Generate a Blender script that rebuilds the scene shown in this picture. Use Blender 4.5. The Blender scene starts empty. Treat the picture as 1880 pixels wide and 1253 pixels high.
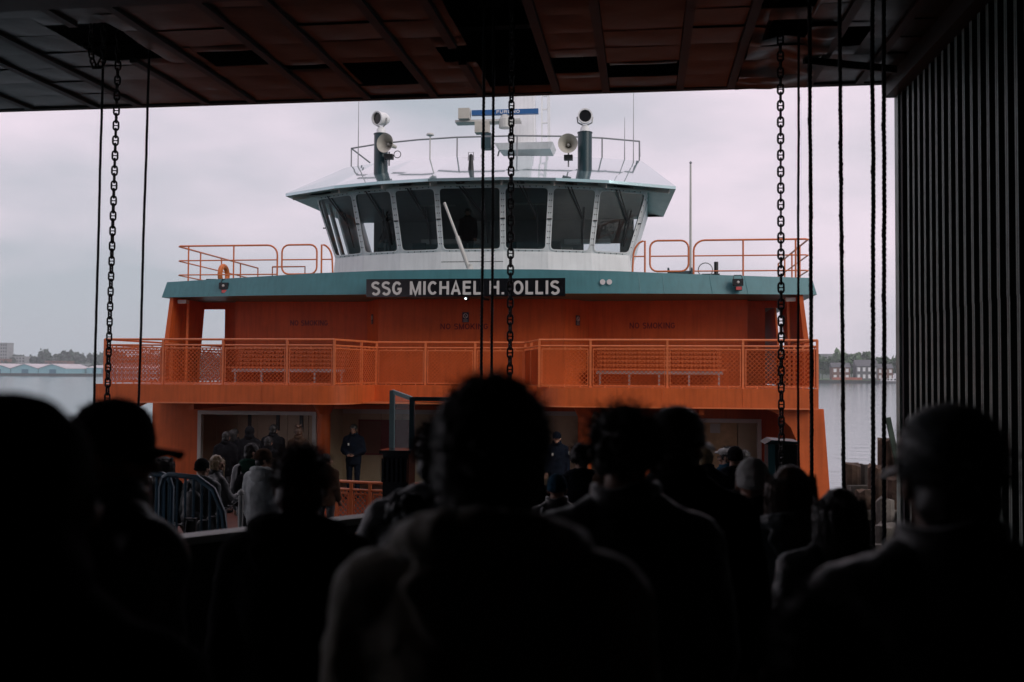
import bpy, bmesh, math, random
import numpy as np
from mathutils import Vector, Matrix, Euler, noise

rnd = random.Random(7)
S = bpy.context.scene
COL = S.collection
PI = math.pi
R = math.radians

# ------------------------------------------------------------------ camera
cam_d = bpy.data.cameras.new('camera'); cam = bpy.data.objects.new('camera', cam_d); COL.objects.link(cam)
S.camera = cam
cam_d.lens = 35; cam_d.sensor_width = 36; cam_d.clip_start = 0.05; cam_d.clip_end = 9000
cam.location = (0, 0, 1.8)
cam.matrix_world = (Matrix.Translation((0, 0, 1.8)) @ Matrix.Rotation(R(7.57), 4, 'Z') @
                    Matrix.Rotation(R(90 + 1.83), 4, 'X') @ Matrix.Rotation(R(0.34), 4, 'Z'))
cam_d.dof.use_dof = True; cam_d.dof.focus_distance = 25.0; cam_d.dof.aperture_fstop = 2.2

# ------------------------------------------------------------------ sky, sun, exposure
W = bpy.data.worlds.new('World'); S.world = W; W.use_nodes = True
nt = W.node_tree; nt.nodes.clear()
def N(t, **k):
    n = nt.nodes.new(t)
    for a, b in k.items(): setattr(n, a, b)
    return n
out = N('ShaderNodeOutputWorld'); bg = N('ShaderNodeBackground')
sky = N('ShaderNodeTexSky', sky_type='NISHITA', sun_disc=False, sun_elevation=R(27), sun_rotation=R(128))
sky.air_density = 1.0; sky.dust_density = 3.0
tc = N('ShaderNodeTexCoord'); mp = N('ShaderNodeMapping'); mp.inputs['Scale'].default_value = (1.0, 1.0, 2.6); mp.inputs['Location'].default_value = (-2.768, 1.485, -1.051)
nz = N('ShaderNodeTexNoise'); nz.inputs['Scale'].default_value = 1.6; nz.inputs['Detail'].default_value = 5
nz.inputs['Roughness'].default_value = 0.5
cr = N('ShaderNodeValToRGB')
cr.color_ramp.elements[0].position = 0.36; cr.color_ramp.elements[0].color = (4.8, 5.15, 5.75, 1)
cr.color_ramp.elements[1].position = 0.55; cr.color_ramp.elements[1].color = (9.25, 7.95, 8.95, 1)
mx = N('ShaderNodeMix', data_type='RGBA'); mx.inputs[0].default_value = 0.93
bg.inputs['Strength'].default_value = 0.1
L = nt.links.new
L(tc.outputs['Generated'], mp.inputs[0]); L(mp.outputs[0], nz.inputs['Vector']); L(nz.outputs['Fac'], cr.inputs[0])
L(sky.outputs[0], mx.inputs[6]); L(cr.outputs[0], mx.inputs[7]); L(mx.outputs[2], bg.inputs[0]); L(bg.outputs[0], out.inputs[0])

sun_d = bpy.data.lights.new('sun', 'SUN'); sun = bpy.data.objects.new('sun', sun_d); COL.objects.link(sun)
sun_d.energy = 1.2; sun_d.angle = R(34); sun_d.color = (1, 0.95, 0.9)
sun.rotation_euler = Vector((-0.70, 0.55, -0.45)).to_track_quat('-Z', 'Y').to_euler()

S.render.engine = 'CYCLES'
S.view_settings.view_transform = 'Standard'; S.view_settings.look = 'None'
S.view_settings.exposure = 0.0; S.view_settings.gamma = 1.0; S.view_settings.use_curve_mapping = False
S.cycles.use_denoising = True
S.cycles.max_bounces = 6; S.cycles.diffuse_bounces = 4; S.cycles.glossy_bounces = 3; S.cycles.transparent_max_bounces = 12
S.cycles.caustics_reflective = False; S.cycles.caustics_refractive = False

# ------------------------------------------------------------------ materials
MATS = {}
def mat(name, col, rough=0.6, metal=0.0, var=0.12, scale=3.0, bump=0.0, bscale=30.0, spec=0.5, streak=0.0, dirt=None, coat=0.0):
    """painted or bare surface: base colour varied by noise, optional vertical grime streaks, fine relief"""
    m = bpy.data.materials.new(name); m.use_nodes = True; t = m.node_tree; b = t.nodes['Principled BSDF']
    b.inputs['Roughness'].default_value = rough; b.inputs['Metallic'].default_value = metal
    b.inputs['Specular IOR Level'].default_value = spec; b.inputs['Coat Weight'].default_value = coat
    co = t.nodes.new('ShaderNodeTexCoord'); n1 = t.nodes.new('ShaderNodeTexNoise')
    n1.inputs['Scale'].default_value = scale; n1.inputs['Detail'].default_value = 6; n1.inputs['Roughness'].default_value = 0.65
    t.links.new(co.outputs['Object'], n1.inputs['Vector'])
    r = t.nodes.new('ShaderNodeValToRGB'); r.color_ramp.elements[0].position = 0.3; r.color_ramp.elements[1].position = 0.72
    c = np.array(col); d = np.array(dirt) if dirt is not None else c * (1 - var * 1.6)
    r.color_ramp.elements[0].color = (*d, 1); r.color_ramp.elements[1].color = (*np.minimum(c * (1 + var * 0.5), 1), 1)
    t.links.new(n1.outputs['Fac'], r.inputs[0]); last = r.outputs[0]
    if streak:
        mpn = t.nodes.new('ShaderNodeMapping'); mpn.inputs['Scale'].default_value = (5, 5, 0.35)
        n2 = t.nodes.new('ShaderNodeTexNoise'); n2.inputs['Scale'].default_value = 2.2; n2.inputs['Detail'].default_value = 4
        t.links.new(co.outputs['Object'], mpn.inputs[0]); t.links.new(mpn.outputs[0], n2.inputs['Vector'])
        r2 = t.nodes.new('ShaderNodeValToRGB'); r2.color_ramp.elements[0].position = 0.45; r2.color_ramp.elements[1].position = 0.75
        r2.color_ramp.elements[0].color = (0, 0, 0, 1); r2.color_ramp.elements[1].color = (streak,) * 3 + (1,)
        mm = t.nodes.new('ShaderNodeMix'); mm.data_type = 'RGBA'; mm.inputs[7].default_value = (*(c * 0.45), 1)
        t.links.new(n2.outputs['Fac'], r2.inputs[0]); t.links.new(r2.outputs[0], mm.inputs[0]); t.links.new(last, mm.inputs[6]); last = mm.outputs[2]
    t.links.new(last, b.inputs['Base Color'])
    if bump:
        n3 = t.nodes.new('ShaderNodeTexNoise'); n3.inputs['Scale'].default_value = bscale; n3.inputs['Detail'].default_value = 4
        bp = t.nodes.new('ShaderNodeBump'); bp.inputs['Strength'].default_value = bump; bp.inputs['Distance'].default_value = 0.02
        t.links.new(co.outputs['Object'], n3.inputs['Vector']); t.links.new(n3.outputs['Fac'], bp.inputs['Height'])
        t.links.new(bp.outputs[0], b.inputs['Normal'])
    MATS[name] = m
    return m
mat('orange', (0.62, 0.125, 0.032), 0.45, var=0.14, scale=1.3, streak=0.42, bump=0.2, bscale=6, spec=0.22)
mat('orange_rail', (0.70, 0.18, 0.06), 0.4, var=0.12, scale=6)
mat('maroon', (0.16, 0.008, 0.012), 0.5, var=0.05)
mat('teal', (0.055, 0.200, 0.222), 0.42, var=0.10, scale=1.5, streak=0.25, bump=0.12, bscale=4)
mat('screen_frame', (0.22, 0.34, 0.35), 0.4, var=0.1)
mat('teal_dark', (0.012, 0.045, 0.055), 0.35, var=0.1)
mat('roof_teal', (0.34, 0.53, 0.56), 0.08, metal=0.65, var=0.08, scale=1.2, bump=0.03, bscale=2.0, spec=1.0, coat=1.0); MATS['roof_teal'].node_tree.nodes['Principled BSDF'].inputs['Coat IOR'].default_value = 2.3
mat('white', (0.86, 0.87, 0.87), 0.4, var=0.07, scale=1.6, streak=0.22)
mat('cream', (0.54, 0.43, 0.29), 0.45, var=0.10, scale=2.0)
mat('wood_door', (0.66, 0.45, 0.24), 0.5, var=0.2, scale=3)
mat('wheelhouse_dark', (0.34, 0.37, 0.37), 0.5, var=0.1)
mat('offwhite', (0.55, 0.55, 0.52), 0.45, var=0.08)
mat('soffit', (0.62, 0.56, 0.52), 0.5, var=0.12)
mat('grey_metal', (0.30, 0.31, 0.32), 0.45, metal=0.3, var=0.15)
mat('galv', (0.42, 0.42, 0.42), 0.45, metal=0.7, var=0.15)
mat('black', (0.008, 0.009, 0.011), 0.5, var=0.1)
mat('blackgloss', (0.006, 0.007, 0.009), 0.2, var=0.1)
mat('letter', (0.56, 0.56, 0.54), 0.5, var=0.05)
mat('horn', (0.50, 0.48, 0.42), 0.5, var=0.08)
mat('radar_blue', (0.005, 0.10, 0.30), 0.35, var=0.04)
mat('rope', (0.012, 0.012, 0.014), 0.65, var=0.5, scale=40, bump=0.5, bscale=120)
mat('chain', (0.020, 0.018, 0.018), 0.55, metal=0.4, var=0.4, scale=20, bump=0.3, bscale=60)
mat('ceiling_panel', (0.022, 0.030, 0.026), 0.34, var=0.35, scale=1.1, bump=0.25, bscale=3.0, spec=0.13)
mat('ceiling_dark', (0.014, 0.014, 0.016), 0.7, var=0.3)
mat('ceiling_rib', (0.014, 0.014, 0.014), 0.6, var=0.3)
mat('corrugated_shaded', (0.040, 0.050, 0.045), 0.5, var=0.2, spec=0.3)
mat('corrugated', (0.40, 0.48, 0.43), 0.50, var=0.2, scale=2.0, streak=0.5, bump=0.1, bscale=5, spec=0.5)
mat('hall', (0.028, 0.028, 0.030), 0.8, var=0.3)
mat('ramp', (0.045, 0.045, 0.048), 0.75, var=0.3, scale=1.5, bump=0.3)
mat('deck', (0.10, 0.028, 0.016), 0.55, var=0.25, scale=2)
mat('barrier_blue', (0.10, 0.19, 0.26), 0.35, var=0.2, scale=8)
mat('pile', (0.13, 0.075, 0.05), 0.85, var=0.45, scale=3.5, bump=0.7, bscale=18, streak=0.4)
mat('pile_weathered', (0.17, 0.15, 0.13), 0.85, var=0.3, scale=4, bump=0.5, bscale=20)
mat('algae', (0.05, 0.075, 0.055), 0.85, var=0.3, scale=5)
mat('shed_teal', (0.20, 0.42, 0.48), 0.6, var=0.10, scale=0.1)
mat('shed_door', (0.04, 0.15, 0.22), 0.6, var=0.1, scale=0.1)
mat('shed_roof', (0.55, 0.50, 0.52), 0.6, var=0.10, scale=0.08)
mat('brick_far', (0.20, 0.10, 0.075), 0.85, var=0.25, scale=0.2)
mat('concrete_far', (0.30, 0.31, 0.32), 0.85, var=0.15, scale=0.2)
mat('slate_far', (0.12, 0.12, 0.13), 0.8, var=0.15, scale=0.3)
mat('quay', (0.055, 0.06, 0.06), 0.85, var=0.3, scale=0.3)
mat('grass_far', (0.07, 0.13, 0.05), 0.9, var=0.2, scale=0.1)
mat('hillmat', (0.05, 0.08, 0.05), 0.95, var=0.3, scale=0.05)
mat('leaf_a', (0.12, 0.20, 0.09), 0.8, var=0.4, scale=0.12)
mat('leaf_b', (0.05, 0.085, 0.055), 0.8, var=0.4, scale=0.12)
mat('boat_white', (0.72, 0.72, 0.74), 0.5, var=0.05, scale=0.3)
mat('barge_red', (0.40, 0.12, 0.08), 0.7, var=0.2, scale=0.3)
mat('win_dark', (0.03, 0.035, 0.04), 0.2, var=0.05)
mat('navy', (0.02, 0.035, 0.07), 0.5, var=0.05)
mat('tag_red', (0.55, 0.10, 0.10), 0.5, var=0.05)
mat('tag_white', (0.70, 0.70, 0.70), 0.5, var=0.05)
mat('orange_ring', (0.70, 0.18, 0.04), 0.5, var=0.1)
# people
mat('skin_a', (0.40, 0.22, 0.15), 0.5, var=0.08, scale=8)
mat('skin_b', (0.16, 0.08, 0.05), 0.5, var=0.08, scale=8)
mat('hair_dark', (0.012, 0.010, 0.009), 0.5, var=0.4, scale=25)
mat('hair_red', (0.06, 0.014, 0.010), 0.45, var=0.4, scale=25)
mat('hair_brown', (0.11, 0.055, 0.03), 0.45, var=0.45, scale=25)
mat('hair_blond', (0.33, 0.23, 0.12), 0.45, var=0.4, scale=25)
def cloth(n, c, sheen=0.0, rough=0.9, spec=0.06, bump=0.35):
    m_ = mat(n, c, rough, var=0.22, scale=7, bump=bump, bscale=90, spec=spec)
    b_ = m_.node_tree.nodes['Principled BSDF']; b_.inputs['Sheen Weight'].default_value = sheen; b_.inputs['Sheen Roughness'].default_value = 0.35
cloth('cloth_black', (0.013, 0.013, 0.015)); cloth('cloth_char', (0.022, 0.024, 0.026), 0.6, 0.42, 0.6, 0.12); cloth('cloth_navy', (0.006, 0.009, 0.016))
cloth('cloth_olive', (0.40, 0.36, 0.27), 0.9, 0.6, 0.4, 0.2); cloth('cloth_grey', (0.68, 0.72, 0.72), 0.4); cloth('cloth_green', (0.015, 0.05, 0.035))
cloth('cloth_slate', (0.05, 0.065, 0.07), 0.4, 0.45, 0.5, 0.15); cloth('cloth_white', (0.75, 0.74, 0.72), 0.5); cloth('cloth_teal', (0.03, 0.09, 0.15))
cloth('cloth_brown', (0.07, 0.04, 0.025)); cloth('cloth_jean', (0.03, 0.045, 0.075))

def emis(name, col, st):
    m = bpy.data.materials.new(name); m.use_nodes = True; b = m.node_tree.nodes['Principled BSDF']
    b.inputs['Base Color'].default_value = (*col, 1); b.inputs['Emission Color'].default_value = (*col, 1); b.inputs['Emission Strength'].default_value = st
    MATS[name] = m
emis('lamp', (0.85, 0.95, 1.0), 2.2)

def glassmat(name, tint, refl=1.0):
    m = bpy.data.materials.new(name); m.use_nodes = True; t = m.node_tree; t.nodes.clear()
    o = t.nodes.new('ShaderNodeOutputMaterial'); mixs = t.nodes.new('ShaderNodeMixShader')
    tr = t.nodes.new('ShaderNodeBsdfTransparent'); gl = t.nodes.new('ShaderNodeBsdfGlossy'); fr = t.nodes.new('ShaderNodeFresnel')
    tr.inputs[0].default_value = (*tint, 1); gl.inputs['Roughness'].default_value = 0.03; fr.inputs[0].default_value = 1.5
    gl.inputs[0].default_value = (refl, refl, refl, 1)
    t.links.new(fr.outputs[0], mixs.inputs[0]); t.links.new(tr.outputs[0], mixs.inputs[1]); t.links.new(gl.outputs[0], mixs.inputs[2])
    t.links.new(mixs.outputs[0], o.inputs[0]); MATS[name] = m
glassmat('glass', (0.62, 0.70, 0.70)); glassmat('glass_clear', (0.75, 0.82, 0.82))

m = bpy.data.materials.new('water'); m.use_nodes = True; t = m.node_tree; b = t.nodes['Principled BSDF']
b.inputs['Base Color'].default_value = (0.07, 0.13, 0.14, 1); b.inputs['Roughness'].default_value = 0.12; b.inputs['IOR'].default_value = 1.33
co = t.nodes.new('ShaderNodeTexCoord'); bp = t.nodes.new('ShaderNodeBump'); bp.inputs['Strength'].default_value = 0.15; bp.inputs['Distance'].default_value = 0.5
n1 = t.nodes.new('ShaderNodeTexNoise'); n1.inputs['Scale'].default_value = 0.55; n1.inputs['Detail'].default_value = 7
mpn = t.nodes.new('ShaderNodeMapping'); mpn.inputs['Scale'].default_value = (0.35, 1.0, 1.0)
t.links.new(co.outputs['Object'], mpn.inputs[0]); t.links.new(mpn.outputs[0], n1.inputs['Vector']); t.links.new(n1.outputs['Fac'], bp.inputs['Height'])
t.links.new(bp.outputs[0], b.inputs['Normal']); MATS['water'] = m

# ------------------------------------------------------------------ mesh helpers
ORG = {}                                                    # world position of each object's origin
class MB:
    def __init__(s, recalc=True): s.v = []; s.f = []; s.recalc = recalc
    def add(s, vs, fs):
        k = len(s.v); s.v += [tuple(v) for v in vs]; s.f += [tuple(i + k for i in f) for f in fs]; return s
    def box(s, x0, x1, y0, y1, z0, z1):
        v = [(x, y, z) for z in (z0, z1) for y in (y0, y1) for x in (x0, x1)]
        return s.add(v, [(0, 2, 3, 1), (4, 5, 7, 6), (0, 1, 5, 4), (2, 6, 7, 3), (0, 4, 6, 2), (1, 3, 7, 5)])
    def bar(s, p, q, w, h=None, up=(0, 0, 1)):
        """rectangular bar from p to q, w wide and h deep"""
        p = Vector(p); q = Vector(q); h = h or w; d = (q - p).normalized(); u = Vector(up)
        if abs(d.dot(u)) > 0.98: u = Vector((0, 1, 0))
        a = d.cross(u).normalized() * w / 2; c = a.cross(d).normalized() * h / 2
        v = [o + i * a + j * c for o in (p, q) for j in (-1, 1) for i in (-1, 1)]
        return s.add(v, [(0, 1, 3, 2), (4, 6, 7, 5), (0, 4, 5, 1), (2, 3, 7, 6), (0, 2, 6, 4), (1, 5, 7, 3)])
    def tube(s, pts, r, n=8, closed=False, cap=True):
        pts = [Vector(p) for p in pts]; m_ = len(pts); vs = []; prev = None
        rs = r if isinstance(r, (list, tuple)) else [r] * m_
        for i, p in enumerate(pts):
            a = pts[(i - 1) % m_] if (i > 0 or closed) else p; c = pts[(i + 1) % m_] if (i < m_ - 1 or closed) else p
            d = (c - a).normalized()
            if prev is None:
                u = Vector((0, 0, 1)) if abs(d.z) < 0.9 else Vector((0, 1, 0)); e1 = d.cross(u).normalized()
            else: e1 = (prev - d * prev.dot(d)).normalized()
            prev = e1; e2 = d.cross(e1)
            for k in range(n):
                t_ = 2 * PI * k / n; vs.append(p + (e1 * math.cos(t_) + e2 * math.sin(t_)) * rs[i])
        fs = []
        for i in range(m_ if closed else m_ - 1):
            j = (i + 1) % m_
            for k in range(n): fs.append((i * n + k, i * n + (k + 1) % n, j * n + (k + 1) % n, j * n + k))
        if cap and not closed: fs += [tuple(range(n))[::-1], tuple(range((m_ - 1) * n, m_ * n))]
        return s.add(vs, fs)
    def lathe(s, prof, n=20, M=None):
        """profile of (radius, height) turned round z, then moved by M"""
        vs = []; M = M or Matrix()
        for r_, z_ in prof:
            for k in range(n): vs.append(M @ Vector((r_ * math.cos(2 * PI * k / n), r_ * math.sin(2 * PI * k / n), z_)))
        fs = [(i * n + k, i * n + (k + 1) % n, (i + 1) * n + (k + 1) % n, (i + 1) * n + k) for i in range(len(prof) - 1) for k in range(n)]
        if prof[0][0] > 1e-6: fs.append(tuple(range(n))[::-1])
        if prof[-1][0] > 1e-6: fs.append(tuple(range((len(prof) - 1) * n, len(prof) * n)))
        return s.add(vs, fs)
    def prism(s, poly, z0, z1, poly1=None):
        """plan polygon from z0 to z1 (numbers or one per corner)"""
        n = len(poly); poly1 = poly1 or poly
        za = z0 if isinstance(z0, (list, tuple)) else [z0] * n; zb = z1 if isinstance(z1, (list, tuple)) else [z1] * n
        v = [(p[0], p[1], za[i]) for i, p in enumerate(poly)] + [(p[0], p[1], zb[i]) for i, p in enumerate(poly1)]
        return s.add(v, [tuple(range(n))[::-1], tuple(range(n, 2 * n))] + [(i, (i + 1) % n, n + (i + 1) % n, n + i) for i in range(n)])
    def extrude(s, pts, d):
        """closed 3D outline pushed by d"""
        n = len(pts); d = Vector(d); a = [Vector(p) for p in pts]
        return s.add(a + [p + d for p in a], [tuple(range(n))[::-1], tuple(range(n, 2 * n))] + [(i, (i + 1) % n, n + (i + 1) % n, n + i) for i in range(n)])
    def mesh(s, name, off=(0, 0, 0), smooth=False):
        me = bpy.data.meshes.new(name); o = Vector(off)
        me.from_pydata([Vector(v) - o for v in s.v], [], s.f)
        if s.recalc: bm = bmesh.new(); bm.from_mesh(me); bmesh.ops.recalc_face_normals(bm, faces=bm.faces); bm.to_mesh(me); bm.free()
        if smooth: me.shade_smooth()
        return me
    def build(s, name, mt, parent=None, smooth=False, org=None):
        o_ = Vector(org) if org is not None else (ORG[parent] if parent else Vector((0, 0, 0)))
        me = s.mesh(name, o_, smooth); ob = bpy.data.objects.new(name, me); COL.objects.link(ob)
        me.materials.append(MATS[mt])
        if parent: ob.parent = parent; ob.location = o_ - ORG[parent]
        else: ob.location = o_
        ORG[ob] = o_
        if smooth == 'auto':
            me.shade_smooth()
            try: me.set_sharp_from_angle(angle=R(35))
            except Exception: pass
        return ob
def tag(o, label=None, cat=None, group=None, kind=None):
    for k, v in (('label', label), ('category', cat), ('group', group), ('kind', kind)):
        if v: o[k] = v
    return o
def empty(name, loc, label=None, cat=None, group=None, parent=None):
    o = bpy.data.objects.new(name, None); COL.objects.link(o); o.empty_display_size = 0.1
    ORG[o] = Vector(loc)
    if parent: o.parent = parent; o.location = ORG[o] - ORG[parent]
    else: o.location = loc
    return tag(o, label, cat, group)
def inst(name, me, parent, loc, rot=(0, 0, 0), scale=None):
    o = bpy.data.objects.new(name, me); COL.objects.link(o); o.parent = parent
    o.location = Vector(loc) - (ORG[parent] if parent else Vector((0, 0, 0))); o.rotation_euler = rot
    if scale: o.scale = scale
    ORG[o] = Vector(loc); return o
def text(name, s_, loc, size, mt, parent, rot=(PI / 2, 0, 0), bold=0.0, ext=0.004, width=None, spacing=1.0):
    c = bpy.data.curves.new(name, 'FONT'); c.body = s_; c.size = size; c.align_x = 'CENTER'; c.align_y = 'CENTER'
    c.extrude = ext; c.offset = bold; c.space_character = spacing; c.resolution_u = 3
    o = bpy.data.objects.new(name, c); COL.objects.link(o); c.materials.append(MATS[mt]); o.parent = parent
    o.location = Vector(loc) - ORG[parent]; o.rotation_euler = rot; ORG[o] = Vector(loc)
    bpy.context.view_layer.update()
    me = bpy.data.meshes.new_from_object(o.evaluated_get(bpy.context.evaluated_depsgraph_get()))
    if width:
        a = np.empty(len(me.vertices) * 3); me.vertices.foreach_get('co', a); a = a.reshape(-1, 3)
        a[:, 0] *= width / (a[:, 0].max() - a[:, 0].min()); me.vertices.foreach_set('co', a.ravel())
    bpy.data.objects.remove(o); bpy.data.curves.remove(c)
    o = bpy.data.objects.new(name, me); COL.objects.link(o); o.parent = parent
    o.location = Vector(loc) - ORG[parent]; o.rotation_euler = rot; ORG[o] = Vector(loc)
    return o
# block letters drawn as strokes of even width in a box 1 high (x, z); (width, [strokes])
def _a(cx, cz, rx, rz, a0, a1, n=9): return [(cx + rx * math.cos(R(a0 + (a1 - a0) * i / n)), cz + rz * math.sin(R(a0 + (a1 - a0) * i / n))) for i in range(n + 1)]
GLY = {'S': (0.66, [_a(.33, .73, .25, .19, 25, 250) + _a(.33, .27, .25, .23, 70, -155)]), 'G': (0.74, [_a(.37, .5, .29, .42, 38, 330) + [(.63, .44), (.40, .44)]]),
       'M': (0.84, [[(.09, 0), (.09, 1)], [(.10, .95), (.42, .05), (.74, .95)], [(.75, 0), (.75, 1)]]), 'I': (0.26, [[(.13, 0), (.13, 1)]]), 'C': (0.72, [_a(.37, .5, .29, .42, 42, 318, 14)]),
       'H': (0.74, [[(.10, 0), (.10, 1)], [(.64, 0), (.64, 1)], [(.1, .53), (.64, .53)]]), 'A': (0.74, [[(.08, 0), (.37, .97), (.66, 0)], [(.18, .30), (.56, .30)]]), 'E': (0.66, [[(.11, 0), (.11, 1)], [(.1, .92), (.62, .92)], [(.1, .53), (.58, .53)], [(.1, .08), (.63, .08)]]),
       'L': (0.60, [[(.11, 0), (.11, 1)], [(.1, .08), (.58, .08)]]), 'O': (0.78, [_a(.39, .5, .30, .42, 0, 360, 20)]), '.': (0.26, [[(.13, 0), (.13, .16)]]), ' ': (0.34, []),
       'N': (0.76, [[(.10, 0), (.10, 1)], [(.11, .95), (.65, .05)], [(.66, 0), (.66, 1)]]), 'K': (0.74, [[(.10, 0), (.10, 1)], [(.1, .36), (.64, .98)], [(.27, .55), (.66, .02)]]),
       'F': (0.62, [[(.11, 0), (.11, 1)], [(.1, .92), (.60, .92)], [(.1, .50), (.54, .50)]]), 'U': (0.74, [[(.10, 1), (.10, .36)] + _a(.37, .34, .27, .26, 180, 360) + [(.64, 1)]]), 'R': (0.72, [[(.11, 0), (.11, 1)], [(.1, .92), (.38, .92)] + _a(.40, .71, .22, .21, 85, -85) + [(.1, .50)], [(.40, .48), (.64, 0)]])}
def lettering(s_, loc, h, width, mt, parent, sw=0.16, gap=0.10, th=0.006):
    """word of block letters facing -y, centred on loc; every letter is its own piece"""
    tot = sum(GLY[c][0] for c in s_) + gap * (len(s_) - 1); k = width / tot; x = -width / 2
    for c in s_:
        w, st_ = GLY[c]; b_ = MB()
        for j, pl in enumerate(st_):
            pts = [Vector((x + px_ * k, pz * h - h / 2)) for px_, pz in pl]; n = len(pts); hw = sw * h / 2; Ls, Rs = [], []
            closed = (pts[0] - pts[-1]).length < 1e-4 and n > 3
            for i, p in enumerate(pts):
                a = pts[i - 1] if i else (pts[-2] if closed else None); d = pts[i + 1] if i < n - 1 else (pts[1] if closed else None)
                d1 = (p - a).normalized() if a is not None else (d - p).normalized(); d2 = (d - p).normalized() if d is not None else d1
                n1 = Vector((-d1.y, d1.x)); n2 = Vector((-d2.y, d2.x)); m_ = (n1 + n2) / max(0.35, 1 + n1.dot(n2)); Ls.append(p + m_ * hw); Rs.append(p - m_ * hw)
            y0 = -th - 0.0012 * j
            P3 = lambda q, y: (loc[0] + q.x, loc[1] + y, loc[2] + q.y)
            vs = [P3(q, y0) for q in Ls] + [P3(q, y0) for q in Rs] + [P3(q, 0) for q in Ls] + [P3(q, 0) for q in Rs]; fs = []
            for i in range(n - 1): fs += [(i, i + 1, n + i + 1, n + i), (i, 2 * n + i, 2 * n + i + 1, i + 1), (n + i, n + i + 1, 3 * n + i + 1, 3 * n + i)]
            if not closed: fs += [(0, n, 3 * n, 2 * n), (n - 1, 3 * n - 1, 4 * n - 1, 2 * n - 1)]
            b_.add(vs, fs)
        x += (w + gap) * k
        if st_: b_.build('letter', mt, parent)
def ground_z(y): return 0.0 if y < 2 else (-1.3 * (y - 2) / 15 if y < 17 else -1.3)

# ================================================================== SETTING
WATER_Z = -3.7
o = MB().add([(-4000, -200, WATER_Z), (4000, -200, WATER_Z), (4000, 5000, WATER_Z), (-4000, 5000, WATER_Z)], [(0, 1, 2, 3)]).build('water', 'water'); tag(o, kind='structure')
XW = 3.33                                                    # inner face of the corrugated wall
YE = 13.7                                                    # edge of the terminal roof
def ceil_z(y): return 5.72 - (YE - y) * 0.0125
# hall floor, boarding ramp
o = MB().box(-11, XW + 0.4, -6, 2.0, -0.3, 0).build('floor', 'hall'); tag(o, kind='structure')
rb = MB().prism([(-10.5, 2.0), (XW - 0.35, 2.0), (XW - 0.35, 17.0), (-10.5, 17.0)], [-0.3, -0.3, -1.6, -1.6], [0, 0, -1.3, -1.3])
ramp = rb.build('boarding_ramp', 'ramp'); tag(ramp, kind='structure')
for i in range(11):                                          # cleats across the ramp
    y = 8 + i * 0.8; z = ground_z(y)
    MB().bar((-10.3, y, z + 0.008), (XW - 0.5, y, z + 0.008), 0.05, 0.02).build('cleat', 'ceiling_rib', ramp)
o = MB().box(-11.3, -11, -6, 3.6, -3.5, 6.9).build('wall_left', 'hall'); tag(o, kind='structure')
o = MB().box(-11.3, XW + 0.6, -6.3, -6, -3.5, 6.9).build('wall_back', 'hall'); tag(o, kind='structure')
# unseen upper terminal mass, height shaped to shade the ferry's left side
o = MB().box(-14, XW + 0.6, -6.3, YE - 0.6, 7.01, 14.0).build('terminal_shade_block', 'concrete_far'); tag(o, kind='structure')

# ceiling: roof slab, front beam, battens, single panels, holes where panels are gone
cm = MB(); cm.box(-11.3, XW + 0.6, -6, YE + 0.12, 6.75, 7.0); cm.box(-11.3, XW + 0.6, YE, YE + 0.12, 5.70, 6.75)
ceiling = cm.build('ceiling', 'ceiling_dark'); tag(ceiling, kind='structure')
XR = [-11.0, -10.85, -9.80, -9.10, -8.07, -7.39, -6.35, -5.63, -4.63, -3.92, -2.95, -2.27, -1.21, -0.53, 0.48, 1.16, 2.19, 2.84, XW]
YR = [13.68, 13.08, 12.46, 11.85, 11.24, 10.63, 10.02, 9.41]
HOLES = [(-6.72, -5.95, 10.30, 11.62), (-5.45, -4.66, 11.42, 12.05), (-3.80, -2.96, 12.05, 13.05), (-2.49, -2.04, 11.55, 12.2),
         (-2.10, -1.27, 9.41, 13.4), (-1.16, -0.56, 12.2, 12.84), (-0.44, 0.40, 12.6, 13.06), (1.34, 1.82, 11.07, 11.58),
         (2.24, 2.53, 11.45, 12.12), (1.84, 2.50, 10.16, 10.46), (1.2, 1.78, 9.9, 10.74), (-4.6, -3.95, 12.1, 12.3)]
def cut(rects, h):
    res = []
    for (a, b_, c, d) in rects:
        x0, x1, y0, y1 = max(a, h[0]), min(b_, h[1]), max(c, h[2]), min(d, h[3])
        if x0 >= x1 or y0 >= y1: res.append((a, b_, c, d)); continue
        if x0 - a > 0.04: res.append((a, x0, c, d))
        if b_ - x1 > 0.04: res.append((x1, b_, c, d))
        if y0 - c > 0.04: res.append((x0, x1, c, y0))
        if d - y1 > 0.04: res.append((x0, x1, y1, d))
    return res
prnd = random.Random(3)
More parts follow.
